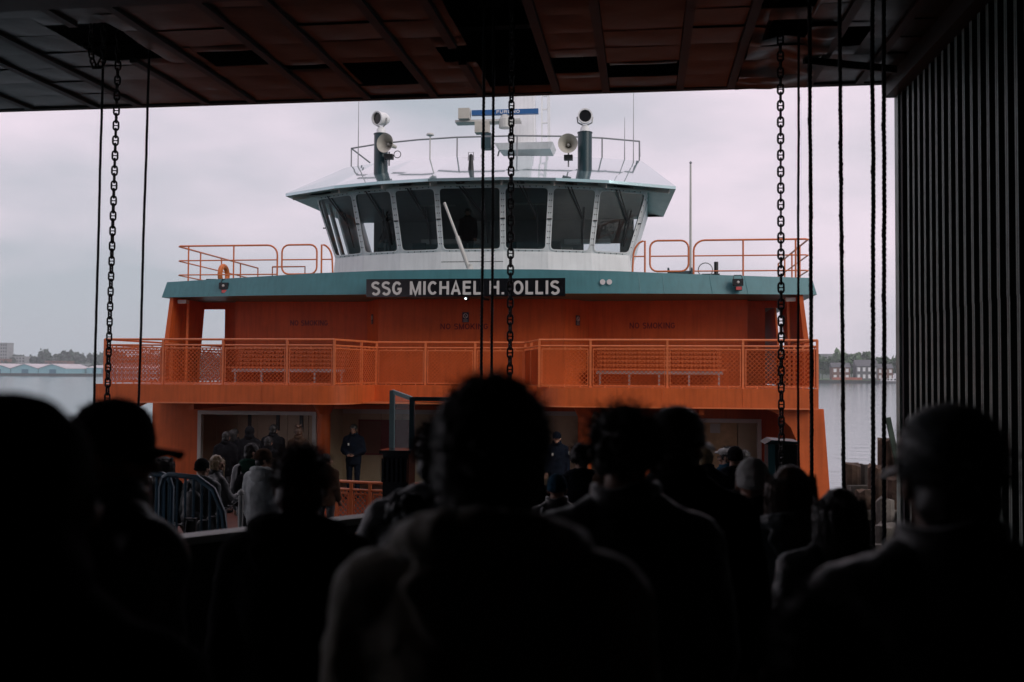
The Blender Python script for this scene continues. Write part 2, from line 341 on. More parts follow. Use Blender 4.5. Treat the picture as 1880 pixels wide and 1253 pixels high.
for i in range(len(XR) - 1):
    for j in range(len(YR) - 1):
        rc = [(XR[i] + 0.055, XR[i + 1] - 0.055, YR[j + 1] + 0.006, YR[j] - 0.006)]
        if rc[0][1] - rc[0][0] < 0.1: continue
        for h in HOLES: rc = cut(rc, h)
        for (a, b_, c, d) in rc:
            nx, ny = 7, 6; vs = []; tilt = prnd.uniform(-0.012, 0.012); bulge = prnd.uniform(0.002, 0.012); sd = prnd.uniform(0, 99)
            dent = a > 1.0 and b_ < 2.2 and c > 11.2
            for k in (0, 1):
                for q in range(ny):
                    for p in range(nx):
                        u, w = p / (nx - 1), q / (ny - 1); x = a + (b_ - a) * u; y = c + (d - c) * w
                        z = ceil_z(y) - bulge * math.sin(PI * u) * math.sin(PI * w) + tilt * (w - 0.5) * 2
                        z += 0.006 * noise.noise((x * 3 + sd, y * 3, 0))
                        if dent: z += 0.10 * noise.noise((x * 2.2, y * 3.2, 5)) - 0.05
                        vs.append((x, y, z + k * 0.012))
            n = nx * ny
            fs = [(q * nx + p, q * nx + p + 1, (q + 1) * nx + p + 1, (q + 1) * nx + p) for q in range(ny - 1) for p in range(nx - 1)]
            fs += [tuple(v + n for v in f)[::-1] for f in fs]
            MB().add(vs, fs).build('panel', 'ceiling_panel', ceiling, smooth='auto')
    if i:
        segs = [(9.41, YE - 0.02)]
        for h in HOLES:
            if h[0] < XR[i] < h[1]: segs = [s_ for (p, q) in segs for s_ in ((p, min(q, h[2])), (max(p, h[3]), q)) if s_[1] - s_[0] > 0.05]
        for (p, q) in segs:
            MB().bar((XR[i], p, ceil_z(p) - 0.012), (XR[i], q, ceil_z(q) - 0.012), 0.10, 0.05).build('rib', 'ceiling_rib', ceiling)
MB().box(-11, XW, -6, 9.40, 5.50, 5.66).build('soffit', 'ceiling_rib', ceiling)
for y in (10.2, 11.5, 12.8):                                  # steel above the holes
    MB().bar((-11, y, 6.45), (XW, y, 6.45), 0.16, 0.24).build('beam', 'ceiling_rib', ceiling)
for x in (-8.5, -5.1, -2.5, -0.9, 1.5):
    MB().bar((x, 9.4, 6.2), (x, YE, 6.2), 0.10, 0.16).build('joist', 'ceiling_rib', ceiling)
MB().bar((1.92, 12.36, 5.62), (3.1, 12.80, 5.60), 0.05, 0.09).build('loose_strip', 'ceiling_rib', ceiling)
MB().bar((XW - 0.05, 9.4, 5.56), (XW - 0.05, YE, 5.62), 0.22, 0.26).build('edge_beam', 'ceiling_rib', ceiling)

# corrugated wall on the right: every ridge is a piece of its own
wl = empty('corrugated_wall', (XW, 11.5, -1.3), 'corrugated metal wall beside the ramp, light and shade painted on its ridges', 'wall')
MB().box(XW + 0.075, XW + 0.35, -6.3, YE, -3.6, 6.74).build('backing_sheet', 'hall', wl)
pr = [(0.075, 0), (0.0, 0.008), (0.0, 0.038), (0.014, 0.042), (0.014, 0.048), (0.0, 0.052), (0.0, 0.082), (0.075, 0.090)]
rmesh = None
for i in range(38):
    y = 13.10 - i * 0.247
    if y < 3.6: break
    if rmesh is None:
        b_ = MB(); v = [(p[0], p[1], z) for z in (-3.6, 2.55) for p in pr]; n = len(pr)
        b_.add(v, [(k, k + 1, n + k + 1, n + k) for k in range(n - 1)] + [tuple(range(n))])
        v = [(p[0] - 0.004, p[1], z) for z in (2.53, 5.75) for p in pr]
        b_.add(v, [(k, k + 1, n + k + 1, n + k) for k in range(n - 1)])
        rmesh = b_.mesh('ridge'); rmesh.materials.append(MATS['corrugated_shaded']); rmesh.materials.append(MATS['corrugated'])
        for f in rmesh.polygons: f.material_index = int(abs(f.normal.x) > 0.98 and f.center.x < 0.005)  # shading painted by face: ridge sides dark as in shade, tops pale as lit
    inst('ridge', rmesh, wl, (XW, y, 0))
MB().box(XW - 0.03, XW + 0.06, YE - 0.16, YE + 0.02, -3.6, 5.72).build('corner_trim', 'corrugated', wl)
MB().box(XW - 0.02, XW + 0.06, 13.36, 13.44, -3.6, 5.72).build('conduit_strip', 'hall', wl)

# ---- far shores
def treeline(name, label, spots, mt, seed):
    r_ = random.Random(seed); b_ = MB()
    for (x, y, z, h, w) in spots:
        n = int(70 + h * 6)
        for _ in range(n):
            th = r_.uniform(0, 2 * PI); ph = r_.uniform(-0.35, 1) ; rr = r_.uniform(0.65, 1.0) * (1 + 0.3 * noise.noise((math.cos(th) * 1.7 + x, math.sin(th) * 1.7, ph * 2)))
            c = Vector((x + w * rr * math.cos(th) * math.sqrt(max(0, 1 - ph * ph * 0.8)), y + w * rr * math.sin(th) * 0.7, z + h * (0.45 + 0.5 * ph * rr)))
            s_ = r_.uniform(0.7, 1.6) * (0.5 + h / 24)
            a = Vector((r_.uniform(-1, 1), r_.uniform(-1, 1), r_.uniform(-1, 1))).normalized() * s_
            d = a.cross(Vector((r_.uniform(-1, 1), r_.uniform(-1, 1), r_.uniform(-1, 1)))).normalized() * s_
            b_.add([c - a - d, c + a - d * 0.6, c + a * 0.7 + d, c - a + d * 0.8], [(0, 1, 2, 3)])
        b_.box(x - 0.25, x + 0.25, y - 0.25, y + 0.25, z - 1, z + h * 0.5)
    o_ = b_.build(name, mt); return tag(o_, label, 'trees', kind='stuff')
# left shore: quay with pale blue sheds, wooded rise behind
q = MB().box(-640, -478, 828, 900, WATER_Z - 1, -1.2).box(-640, -380, 862, 930, WATER_Z - 1, -1.3).build('quay', 'quay'); tag(q, kind='structure')
hl = MB()
px = [(-1100 + i * 40) for i in range(34)]
for i in range(33):
    h0 = 6 + 9 * noise.noise((px[i] * 0.004, 1, 0)); h1 = 6 + 9 * noise.noise((px[i + 1] * 0.004, 1, 0))
    hl.add([(px[i], 1050, WATER_Z), (px[i + 1], 1050, WATER_Z), (px[i + 1], 1200, 10 + h1), (px[i], 1200, 10 + h0), (px[i + 1], 1500, 14 + h1), (px[i], 1500, 14 + h0)], [(0, 1, 2, 3), (3, 2, 4, 5)])
o = hl.build('hills', 'hillmat'); tag(o, kind='structure')
def shed(x0, x1, y0, y1, z0, ze, zr, label, doors, ndoor_w, long=False, grp='pale blue sheds on the quay'):
    e = empty('pier_shed', ((x0 + x1) / 2, y0, z0), label, 'shed', grp)
    MB().box(x0, x1, y0, y1, z0, ze).build('wall', 'shed_teal', e)
    if long:
        MB().extrude([(x0 - 0.6, y0 - 0.8, ze), (x0 - 0.6, (y0 + y1) / 2, zr), (x0 - 0.6, y1 + 0.8, ze)], (x1 - x0 + 1.2, 0, 0)).build('roof', 'shed_roof', e)
    else:
        xm = (x0 + x1) / 2
        MB().extrude([(x0, y0, ze), (xm, y0, zr - 0.5), (x1, y0, ze)], (0, 0.4, 0)).build('gable', 'shed_teal', e)
        for s_ in (x0 - 0.4, x1 + 0.4):
            MB().extrude([(s_, y0 - 0.8, ze - 0.1), (xm, y0 - 0.8, zr), (xm, y0 - 0.8, zr - 0.45), (s_, y0 - 0.8, ze - 0.55)], (0, y1 - y0, 0)).build('roof_slope', 'shed_roof', e)
    for dx in doors:
        MB().box(dx, dx + ndoor_w, y0 - 0.25, y0 - 0.02, z0, z0 + (ze - z0) * 0.78).build('door', 'shed_door', e)
    return e
gw = 27.0
for k, lab in enumerate(('pale blue gabled shed, leftmost of three on the far quay', 'pale blue gabled shed, middle of three on the far quay', 'pale blue gabled shed beside the long low shed')):
    x0 = -600 + k * gw + 3.5
    shed(x0, x0 + gw - 0.8, 836, 880, -1.2, 3.6, 7.6, lab, (x0 + 10.5,), 6.5)
shed(-514, -430, 866, 900, -1.3, 4.2, 6.6, 'long low pale blue shed with pinkish roof on the far quay', [-508 + i * 9 for i in range(8)], 3.5, long=True)
def block(name, x, y, z, w, d, h, mt, label, cols, rows, roof=None, grp=None, wm='win_dark'):
    e = empty(name, (x, y, z), label, 'building', grp)
    MB().box(x - w / 2, x + w / 2, y, y + d, z - 3, z + h).build('wall', mt, e)
    if roof: MB().extrude([(x - w / 2 - 0.4, y - 0.5, z + h), (x - w / 2 - 0.4, y + d / 2, z + h + roof), (x - w / 2 - 0.4, y + d + 0.5, z + h)], (w + 0.8, 0, 0)).build('roof', 'slate_far', e)
    else: MB().box(x - w / 2 - 0.3, x + w / 2 + 0.3, y - 0.3, y + d + 0.3, z + h, z + h + 0.8).build('parapet', mt, e)
    wm_ = MB().box(-w / cols * 0.25, w / cols * 0.25, -0.2, 0, -h / rows * 0.28, h / rows * 0.28).mesh('window'); wm_.materials.append(MATS[wm])
    for i in range(cols):
        for j in range(rows): inst('window', wm_, e, (x - w / 2 + w * (i + 0.5) / cols, y - 0.02, z + h * (j + 0.5) / rows))
    return e
block('tower_block', -752, 1085, 6, 15, 12, 27, 'concrete_far', 'tall grey tower block above the left shore', 5, 7)
block('tower_block', -733, 1090, 4, 16, 12, 13, 'concrete_far', 'lower grey block beside the tall tower on the shore', 4, 4)
block('brick_building', -705, 1000, -1, 30, 14, 14, 'brick_far', 'dark brick warehouse behind the leftmost shed', 7, 3)
block('brick_building', -632, 1005, -1, 26, 14, 12, 'brick_far', 'dark brick warehouse behind the third gabled shed', 6, 3)
block('apartment_row', -575, 1010, -1, 64, 12, 9, 'concrete_far', 'long grey row of low buildings behind the long shed', 14, 2)
block('church_tower', -602, 1190, 8, 9, 9, 27, 'concrete_far', 'square grey church tower rising over the left trees', 2, 4)
r_ = random.Random(5)
treeline('treeline', 'hazy wood along the rise behind the sheds', [(-900 + i * 7.5 + r_.uniform(-3, 3), 1080 + r_.uniform(-25, 60), 3 + r_.uniform(0, 5), r_.uniform(12, 22), r_.uniform(6, 10)) for i in range(85)], 'leaf_b', 11)
for k, (x, y, lab) in enumerate(((-560, 960, 'round dark tree just behind the long shed'), (-655, 958, 'round dark tree behind the gap between gabled sheds'))):
    e = empty('shore_tree', (x, y, -1), lab, 'tree'); MB().box(x - .3, x + .3, y - .3, y + .3, -1.5, 5).build('trunk', 'pile', e)
    o = treeline('crown', None, [(x, y, -1, 12, 7)], 'leaf_b', 20 + k); del o['category']; del o['kind']; o.parent = e; o.location = -ORG[e]
# right shore: low island with trees, houses, sea wall
isl = MB().box(40, 420, 679, 1000, WATER_Z - 1, -1.6).build('island', 'grass_far'); tag(isl, kind='structure')
sw = MB().box(40, 420, 677.6, 679, WATER_Z - 1, -1.9).build('sea_wall', 'quay'); tag(sw, 'dark stone sea wall along the island shore', 'wall')
tl = [(108 + i * 3.3 + r_.uniform(-2, 2), 735 + r_.uniform(-8, 45), -1.5, r_.uniform(14, 22), r_.uniform(5, 9)) for i in range(60)]
treeline('treeline', 'pale green trees massed along the island', tl, 'leaf_a', 12)
block('brick_house', 133.5, 705, -1.6, 12, 9, 8.5, 'brick_far', 'brick house with slate roof nearest the ferry on the island', 3, 2, roof=3.2, wm='boat_white')
block('brick_house', 150, 703, -1.6, 14, 10, 9.5, 'slate_far', 'dark gabled house in the middle of the island shore', 4, 2, roof=4.2, wm='boat_white')
block('brick_house', 163, 707, -1.6, 10, 9, 8.0, 'brick_far', 'brick house behind the white boat', 3, 2, roof=3.0, wm='boat_white')
block('long_building', 138, 790, 10, 40, 10, 7, 'concrete_far', 'long pale building above the island trees', 9, 1)
o = MB().box(124, 143, 684, 686, -1.6, 0.1).build('barge', 'barge_red'); tag(o, 'low red barge lying along the island sea wall', 'barge')
bt = empty('tour_boat', (166, 665, WATER_Z), 'white passenger boat with dark hull off the island', 'boat')
MB().prism([(149, 662.5), (178, 662.5), (178, 668), (149, 668), (146, 665)], WATER_Z - 0.3, WATER_Z + 1.6).build('hull', 'slate_far', bt)
MB().box(151, 177, 663, 667.5, WATER_Z + 1.6, WATER_Z + 3.4).build('lower_deckhouse', 'boat_white', bt)
MB().box(159, 177, 663.2, 667.2, WATER_Z + 3.5, WATER_Z + 6.6).build('upper_deckhouse', 'boat_white', bt)
MB().box(163, 170, 663.6, 666.8, WATER_Z + 6.7, WATER_Z + 9.4).build('wheelhouse', 'boat_white', bt)
MB().tube([(167, 665, WATER_Z + 9.4), (167, 665, WATER_Z + 13)], 0.15, 5).build('mast', 'boat_white', bt)
wmb = MB().box(-0.5, 0.5, -0.1, 0, -0.45, 0.45).mesh('window'); wmb.materials.append(MATS['win_dark'])
for i in range(8): inst('window', wmb, bt, (160.5 + i * 2.1, 663.15, WATER_Z + 5.2))
for i in range(11): inst('window', wmb, bt, (152.5 + i * 2.1, 662.95, WATER_Z + 2.6))
for i in range(4): inst('window', wmb, bt, (164.0 + i * 1.7, 663.55, WATER_Z + 8.2))
# a gull over the water
gl = MB()
gl.lathe([(0, -0.2), (0.06, -0.1), (0.08, 0.05), (0.05, 0.16), (0, 0.22)], 8, Matrix.Translation((12.6, 52, -2.2)) @ Matrix.Rotation(PI / 2, 4, 'Y'))
gl.add([(12.55, 52, -2.15), (12.68, 52, -2.15), (12.5, 51.6, -1.75), (12.4, 51.5, -1.78)], [(0, 1, 2, 3)]).add([(12.55, 52, -2.15), (12.68, 52, -2.15), (12.75, 52.45, -1.85), (12.6, 52.5, -1.85)], [(0, 1, 2, 3)])
o = gl.build('gull', 'slate_far', org=(12.6, 52, -2.2)); tag(o, 'small dark gull flying low over the water', 'bird')

# the damp air over the harbour
hz = MB().box(-1500, 1200, -60, 1700, WATER_Z - 2, 75).build('haze', 'hall'); tag(hz, kind='stuff')
hm = bpy.data.materials.new('haze'); hm.use_nodes = True; ht = hm.node_tree; ht.nodes.clear()
ho = ht.nodes.new('ShaderNodeOutputMaterial'); hv = ht.nodes.new('ShaderNodeVolumePrincipled'); hv.inputs['Density'].default_value = 0.00024; hv.inputs['Color'].default_value = (0.90, 0.94, 0.98, 1)
ht.links.new(hv.outputs[0], ho.inputs['Volume']); hz.data.materials.clear(); hz.data.materials.append(hm)
S.cycles.volume_bounces = 1

# ================================================================== FERRY
XC = -4.75
fer = empty('ferry', (XC, 24, -1.3), 'orange passenger ferry with teal fascia and white glazed pilothouse', 'ferry')
def P(b_, name, mt, parent=None, smooth=False): return b_.build(name, mt, parent or fer, smooth)
DK, BD = -1.3, 1.47                                          # main deck, balcony deck
# hull and main deck
hp = [(XC - 8.9, 70), (XC - 8.9, 20.5), (XC - 7.5, 18.4), (XC - 5, 17.35), (XC + 5, 17.35), (XC + 7.5, 18.4), (XC + 8.9, 20.5), (XC + 8.9, 70)]
hp2 = [(XC + (x - XC) * 0.94, y + (1.2 if y < 60 else 0)) for x, y in hp]
P(MB().prism(hp2, WATER_Z - 1, DK - 0.02, hp), 'hull', 'orange')
P(MB().prism([(XC + (x - XC) * 0.995, y + 0.05) for x, y in hp], DK - 0.01, DK), 'main_deck', 'deck')
# front bulkhead of the main deck with three openings; columns
yb = 26.0
def wallx(name, segs, y0, y1, mt):
    return [P(MB().box(x0, x1, y0, y1, z0, z1), name, mt) for (x0, x1, z0, z1) in segs]
wallx('bulkhead', [(-13.4, -12.1, DK, 1.0), (-8.75, -8.42, DK, 1.0), (-1.2, 0.25, DK, 1.0), (2.95, 3.9, DK, 1.0)], yb, yb + 0.15, 'orange')
wallx('lintel', [(-12.1, -8.75, 0.72, 1.0), (-8.42, -1.2, 0.80, 1.0), (0.25, 2.95, 0.66, 1.0)], yb + 0.02, yb + 0.14, 'orange')
for (x0, x1, zt) in ((-12.1, -8.75, 0.72), (0.25, 2.95, 0.66)):
    d = MB(); d.bar((x0 + 0.05, yb - 0.02, DK), (x0 + 0.05, yb - 0.02, zt), 0.10, 0.16); d.bar((x1 - 0.05, yb - 0.02, DK), (x1 - 0.05, yb - 0.02, zt), 0.10, 0.16)
    d.box(x0 + 0.1, x1 - 0.1, yb - 0.10, yb + 0.06, zt - 0.10, zt - 0.002); P(d, 'door_frame', 'offwhite')
for x in (-8.10, -1.45):
    P(MB().tube([(x, 24.6, DK), (x, 24.6, 1.0)], 0.17, 18), 'column', 'orange', smooth='auto')
    P(MB().lathe([(0.17, 0.72), (0.30, 1.0)], 18, Matrix.Translation((x, 24.6, 0))), 'column_head', 'orange', smooth='auto')
# vestibule behind the openings: panelled back wall
for x0, x1 in ((-13.2, 3.7),):
    k = 0; x = x0
    while x < x1:
        w = 0.62 if k % 3 else 0.9
        P(MB().box(x + 0.008, min(x + w, x1) - 0.008, 27.6, 27.66, DK, 0.98), 'wall_panel', 'cream'); x += w; k += 1
P(MB().box(-13.3, 3.8, 27.67, 27.8, DK, 1.0), 'inner_bulkhead', 'soffit')
for x in (-13.3, -8.6, -0.5, 3.75): P(MB().box(x, x + 0.08, 26.16, 27.6, DK, 0.98), 'side_panel', 'cream')
P(MB().box(1.55, 2.42, 26.7, 26.77, DK, 0.62), 'wooden_door', 'wood_door')
P(MB().box(2.44, 2.95, 26.7, 26.76, DK, 0.62), 'door_leaf', 'cream')
P(MB().box(1.72, 1.98, 26.675, 26.695, 0.25, 0.5), 'notice', 'offwhite')
ps = P(MB().box(-8.05, -6.55, 27.54, 27.57, -0.55, 0.45), 'poster', 'maroon')
P(MB().box(-8.0, -7.4, 27.52, 27.535, -0.5, 0.4), 'poster_photo', 'brick_far', ps)
P(MB().box(-8.5, -1.1, 27.50, 27.58, 0.62, 0.80), 'header_panel', 'offwhite')
for x in (-11.35, -10.5, -9.8): P(MB().box(x, x + 0.10, 27.57, 27.595, 0.1, 0.72), 'door_sign', 'black')
# outer side plates with the curved bracket, both sides
for s_ in (-1, 1):
    X = lambda a: XC + s_ * a
    pts = [(8.78, 1.02), (8.98, DK - 0.6), (8.28, DK - 0.6), (8.26, -0.2), (8.20, 0.25), (8.05, 0.6), (7.75, 0.9), (7.5, 1.02)]
    P(MB().extrude([(X(a), 23.3, z) for a, z in pts], (0, 0.22, 0)), 'side_bracket', 'orange')
    P(MB().box(min(X(8.2), X(8.75)), max(X(8.2), X(8.75)), 23.53 if s_ > 0 else 26.08, 60, -2.5, 1.0), 'side_plating', 'orange')
# balcony deck with recessed middle and rounded inner corners
def arc(cx, cy, r_, a0, a1, n=6): return [(cx + r_ * math.cos(a0 + (a1 - a0) * i / n), cy + r_ * math.sin(a0 + (a1 - a0) * i / n)) for i in range(n + 1)]
lw = [(-13.35, 22.9)] + arc(-7.75, 23.7, 0.8, -PI / 2, -0.15, 7) + [(-6.90, 25.05)]
rw = [(2 * XC - x, y) for x, y in lw][::-1]
bp_ = lw + rw + [(2 * XC + 13.35, 45), (-13.35, 45)]
P(MB().prism(bp_, 1.03, BD), 'balcony_deck', 'orange', smooth='auto')
P(MB().prism([(XC + (x - XC) * 1.001, y - 0.012) for x, y in lw + rw] + [(2 * XC + 13.3, 24), (-13.3, 24)], 1.015, 1.045), 'deck_edge_strip', 'orange_rail')
P(MB().box(-13.3, 3.8, 25.2, 40, 0.995, 1.012), 'soffit', 'orange')
for x in (-11, -6.6, -4.7, -2.8, 1.3): P(MB().box(x - 0.06, x + 0.06, 23.2 if abs(x - XC) > 2.5 else 25.3, 26, 0.86, 1.0), 'deck_beam', 'orange')
for x in (-11.2, -9.1, 0.4, 2.2): P(MB().bar((x, 22.898, 1.05), (x, 22.898, BD - 0.01), 0.016, 0.006), 'weld_seam', 'orange')
for x in (-6.0, -3.6): P(MB().bar((x, 25.048, 1.05), (x, 25.048, BD - 0.01), 0.016, 0.006), 'weld_seam', 'orange')
# railings: top rail, second rail, posts, framed wire mesh
def lerp(a, b_, t_): return Vector(a) + (Vector(b_) - Vector(a)) * t_
def railing(pts, posts, name='balcony_railing', z=BD, h=1.10, mesh=True, pitch=0.098):
    """run of railing along plan points; posts gives the number of bays on each leg"""
    rl = MB(); rl.tube([(x, y, z + h) for x, y in pts], 0.026, 8)
    rail = P(rl, name, 'orange_rail', smooth='auto')
    P(MB().tube([(x, y, z + h - 0.14) for x, y in pts], 0.022, 8), 'lower_rail', 'orange_rail', rail, 'auto')
    for (a, b_), nb in zip(zip(pts[:-1], pts[1:]), posts):
        nb = nb if isinstance(nb, list) else [i / nb for i in range(nb + 1)]
        a3, b3 = Vector((*a, 0)), Vector((*b_, 0)); L_ = (b3 - a3).length; d = (b3 - a3) / L_
        nrm = Vector((d.y, -d.x, 0))
        for t_ in (nb if a is pts[0] else nb[1:]):
            p = a3 + d * (L_ * t_); P(MB().bar((p.x, p.y, z), (p.x, p.y, z + h), 0.05, 0.06), 'post', 'orange_rail', rail)
        if not mesh: continue
        for t0, t1 in zip(nb[:-1], nb[1:]):
            s0, s1 = L_ * t0 + 0.06, L_ * t1 - 0.06; z0, z1 = z + 0.05, z + h - 0.21; w, hh = s1 - s0, z1 - z0
            pt = lambda s_, zz: a3 + d * (s0 + s_) + Vector((0, 0, z0 + zz))
            fr = MB()
            for u, v in (((0, 0), (w, 0)), ((w, 0), (w, hh)), ((w, hh), (0, hh)), ((0, hh), (0, 0))): fr.bar(pt(*u), pt(*v), 0.022, 0.03)
            for i in range(3): fr.bar(pt(w * (i + 0.5) / 3, -0.05), pt(w * (i + 0.5) / 3, 0.0), 0.03, 0.02); fr.bar(pt(w * (i + 0.5) / 3, hh), pt(w * (i + 0.5) / 3, hh + 0.06), 0.03, 0.02)
            P(fr, 'mesh_frame', 'orange_rail', rail)
            mw = MB(); n = int((w + hh) / pitch)
            for i in range(1, n):
                c = i * (w + hh) / n
                u0, v0 = (c, 0) if c < w else (w, c - w); u1, v1 = (0, c) if c < hh else (c - hh, hh)
                mw.bar(pt(u0, v0), pt(u1, v1), 0.014, 0.012, nrm)
                mw.bar(pt(w - u0, v0) + nrm * 0.013, pt(w - u1, v1) + nrm * 0.013, 0.014, 0.012, nrm)
            o_ = P(mw, 'wire_mesh', 'orange', rail); o_['kind'] = 'stuff'
    return rail
railing([(-13.2, 30), (-13.2, 23.05), (-7.35, 23.05), (-6.88, 25.15), (-3.0, 25.15), (-2.42, 23.05), (3.85, 23.05), (3.85, 30)],
        [[0, .25, .5, .75, 1], [0, .26, .523, .80, 1], [0, .62, 1], 3, [0, .45, 1], [0, .19, .47, .74, 1], [0, .25, .5, .75, 1]])
# balcony back walls: bay, facets, flanks, side passages
WT = 3.95
bw = wallx('balcony_wall', [(-11.95, -7.95, BD, WT), (-1.55, 2.82, BD, WT)], 28.0, 28.15, 'orange')
bay = [(-7.35, 27.0), (-2.15, 27.0), (-1.55, 28.0), (-1.55, 28.3), (-7.95, 28.3), (-7.95, 28.0)]
bayw = P(MB().prism(bay, BD, WT), 'bay_wall', 'orange')
for s_ in (-1, 1):
    X = lambda a: (XC if s_ < 0 else XC + 0.35) + s_ * a
    lo = lambda a, b_: (min(X(a), X(b_)), max(X(a), X(b_)))
    P(MB().box(*lo(7.2, 7.75), 28.5, 28.62, BD, 3.72), 'passage_wall', 'orange')
    P(MB().box(*lo(7.2, 8.6), 28.45, 28.62, 3.66, WT), 'passage_header', 'orange')
    P(MB().box(*lo(7.28, 7.36), 28.62, 40, BD, WT), 'passage_side', 'orange')
    ye = 28.5 if s_ < 0 else 30.0
    P(MB().extrude([(X(8.75), 26.4, BD), (X(8.45), 26.4, 3.9), (X(8.35), 26.4, 3.9), (X(8.60), 26.4, BD)], (0, 0.3, 0)), 'side_post', 'orange')
    P(MB().extrude([(X(8.62), 26.7, BD), (X(8.44), 26.7, 3.9), (X(8.38), 26.7, 3.9), (X(8.56), 26.7, BD)], (0, ye - 26.7, 0)), 'side_wall', 'orange')
    P(MB().extrude([(X(8.62), 31.5, BD), (X(8.44), 31.5, 3.9), (X(8.38), 31.5, 3.9), (X(8.56), 31.5, BD)], (0, 12, 0)), 'side_wall', 'orange')
    P(MB().tube([(X(8.2), 26.9, BD), (X(8.15), 26.9, 3.8)], 0.04, 8), 'drain_pipe', 'orange_rail')
    P(MB().box(*lo(8.05, 8.3), 26.55, 26.75, 3.70, 3.80), 'deck_light', 'offwhite')
    P(MB().box(*lo(0.2, 8.5), 27.2, 40, 3.90, 3.948), 'balcony_ceiling', 'orange')
for x, y in ((-11.0, 27.998), (-8.9, 27.998), (-6.2, 26.998), (-3.3, 26.998), (-0.7, 27.998), (1.6, 27.998)): P(MB().bar((x, y, BD), (x, y, WT - 0.06), 0.014, 0.005), 'weld_seam', 'orange')
# benches: toothed slats on pale legs
def bench(x0, x1):
    seat = P(MB().box(x0 - 0.15, x1 + 0.1, 27.25, 27.75, BD + 0.42, BD + 0.46), 'bench', 'orange_rail')
    for k in range(5):
        z = BD + 0.56 + k * 0.115; n = int((x1 - x0) / 0.085); y = 27.66 + k * 0.03; pts = [(x0, z + 0.03), (x0, z)]
        for i in range(n):
            a = x0 + (x1 - x0) * i / n; w = (x1 - x0) / n; pts += [(a + w * 0.15, z), (a + w * 0.3, z - 0.045), (a + w * 0.7, z - 0.045), (a + w * 0.85, z)]
        pts += [(x1, z), (x1, z + 0.03)]
        P(MB().extrude([(a, y, c) for a, c in pts], (0, 0.055, 0)), 'slat', 'orange_rail', seat)
    for i in range(4): x = x0 + 0.15 + (x1 - x0 - 0.3) * i / 3; P(MB().bar((x, 27.75, BD + 0.44), (x, 27.87, BD + 1.1), 0.04), 'back_strut', 'orange', seat)
    n = max(2, int((x1 - x0) / 0.8))
    for i in range(n + 1):
        x = x0 + 0.1 + (x1 - x0 - 0.2) * i / n; P(MB().bar((x, 27.35, BD), (x, 27.35, BD + 0.40), 0.05), 'leg', 'galv', seat)
    P(MB().bar((x0, 27.33, BD + 0.36), (x1, 27.33, BD + 0.36), 0.06, 0.09), 'support_rail', 'galv', seat)
bench(-11.75, -8.4); bench(-1.3, 2.1)
# painted NO SMOKING and notice plates
lettering('NO SMOKING', (-9.70, 27.998, 3.22), 0.155, 1.14, 'maroon', bw[0], sw=0.17)
lettering('NO SMOKING', (-4.92, 26.998, 3.07), 0.16, 1.34, 'maroon', bayw, sw=0.17)
lettering('NO SMOKING', (0.22, 27.998, 3.14), 0.165, 1.26, 'maroon', bw[1], sw=0.17)
def plate(c, rz):
    M = Matrix.Translation(c) @ Matrix.Rotation(rz, 4, 'Z')
    b_ = MB(); b_.box(-0.09, 0.09, -0.012, 0, -0.14, 0.14); b_.v = [tuple(M @ Vector(v)) for v in b_.v]; p = P(b_, 'notice_plate', 'navy')
    r_ = MB(); r_.tube([M @ Vector((0.06 * math.cos(a * PI / 8), -0.016, 0.04 + 0.06 * math.sin(a * PI / 8))) for a in range(16)], 0.009, 5, closed=True)
    r_.bar(M @ Vector((-0.042, -0.016, 0.082)), M @ Vector((0.042, -0.016, -0.002)), 0.014, 0.008); r_.bar(M @ Vector((-0.03, -0.016, 0.03)), M @ Vector((0.03, -0.016, 0.03)), 0.014, 0.006)
    P(r_, 'ban_symbol', 'tag_white', p)
    l_ = MB()
    for z in (-0.06, -0.09, -0.115): l_.bar(M @ Vector((-0.06, -0.014, z)), M @ Vector((0.06, -0.014, z)), 0.006, 0.008)
    P(l_, 'small_print', 'offwhite', p)
plate((-4.88, 26.985, 3.32), 0); plate((-7.67, 27.52, 3.30), -R(59)); plate((-1.83, 27.52, 3.26), R(59))
# upper deck with the teal fascia, cambered and bowed
cur = [(-8.6, 26.5, 4.30, 3.86), (-5.7, 25.75, 4.36, 3.84), (-4, 25.45, 4.41, 3.83), (-2, 25.25, 4.45, 3.82), (0, 25.2, 4.46, 3.82), (2, 25.25, 4.45, 3.82), (4, 25.45, 4.41, 3.83), (5.7, 25.75, 4.36, 3.84), (9.05, 26.5, 4.30, 3.86)]
top = [(XC + a, y) for a, y, _, _ in cur] + [(XC + 9.05, 60), (XC - 8.6, 60)]
low_ = [(XC + a * 1.012, y - 0.10) for a, y, _, _ in cur] + [(XC + 9.16, 60), (XC - 8.7, 60)]
P(MB().prism(low_, [c[3] for c in cur] + [3.86, 3.86], [c[2] for c in cur] + [4.3, 4.3], top), 'upper_deck', 'teal', smooth='auto')
for a in (-7.9, -7.1, -6.4, -5.0, -4.5, -3.6, 3.6, 4.6, 5.2, 6.4, 7.3):                      # plate seams of the fascia
    f_ = lambda i: np.interp(a, [c[0] for c in cur], [c[i] for c in cur])
    P(MB().bar((XC + a * 1.012, f_(1) - 0.101, f_(3) + 0.01), (XC + a, f_(1) - 0.002, f_(2) - 0.01), 0.012, 0.006), 'plate_seam', 'teal')
sb = P(MB().box(XC - 2.36, XC + 2.78, 24.90, 24.98, 3.73, 4.19), 'name_board', 'blackgloss')
lettering('SSG MICHAEL H. OLLIS', (XC + 0.21, 24.899, 3.955), 0.345, 4.86, 'letter', sb, sw=0.185, gap=0.13)
P(MB().box(XC + 0.1, XC + 0.3, 24.98, 25.2, 3.85, 4.1), 'bracket', 'black', sb)
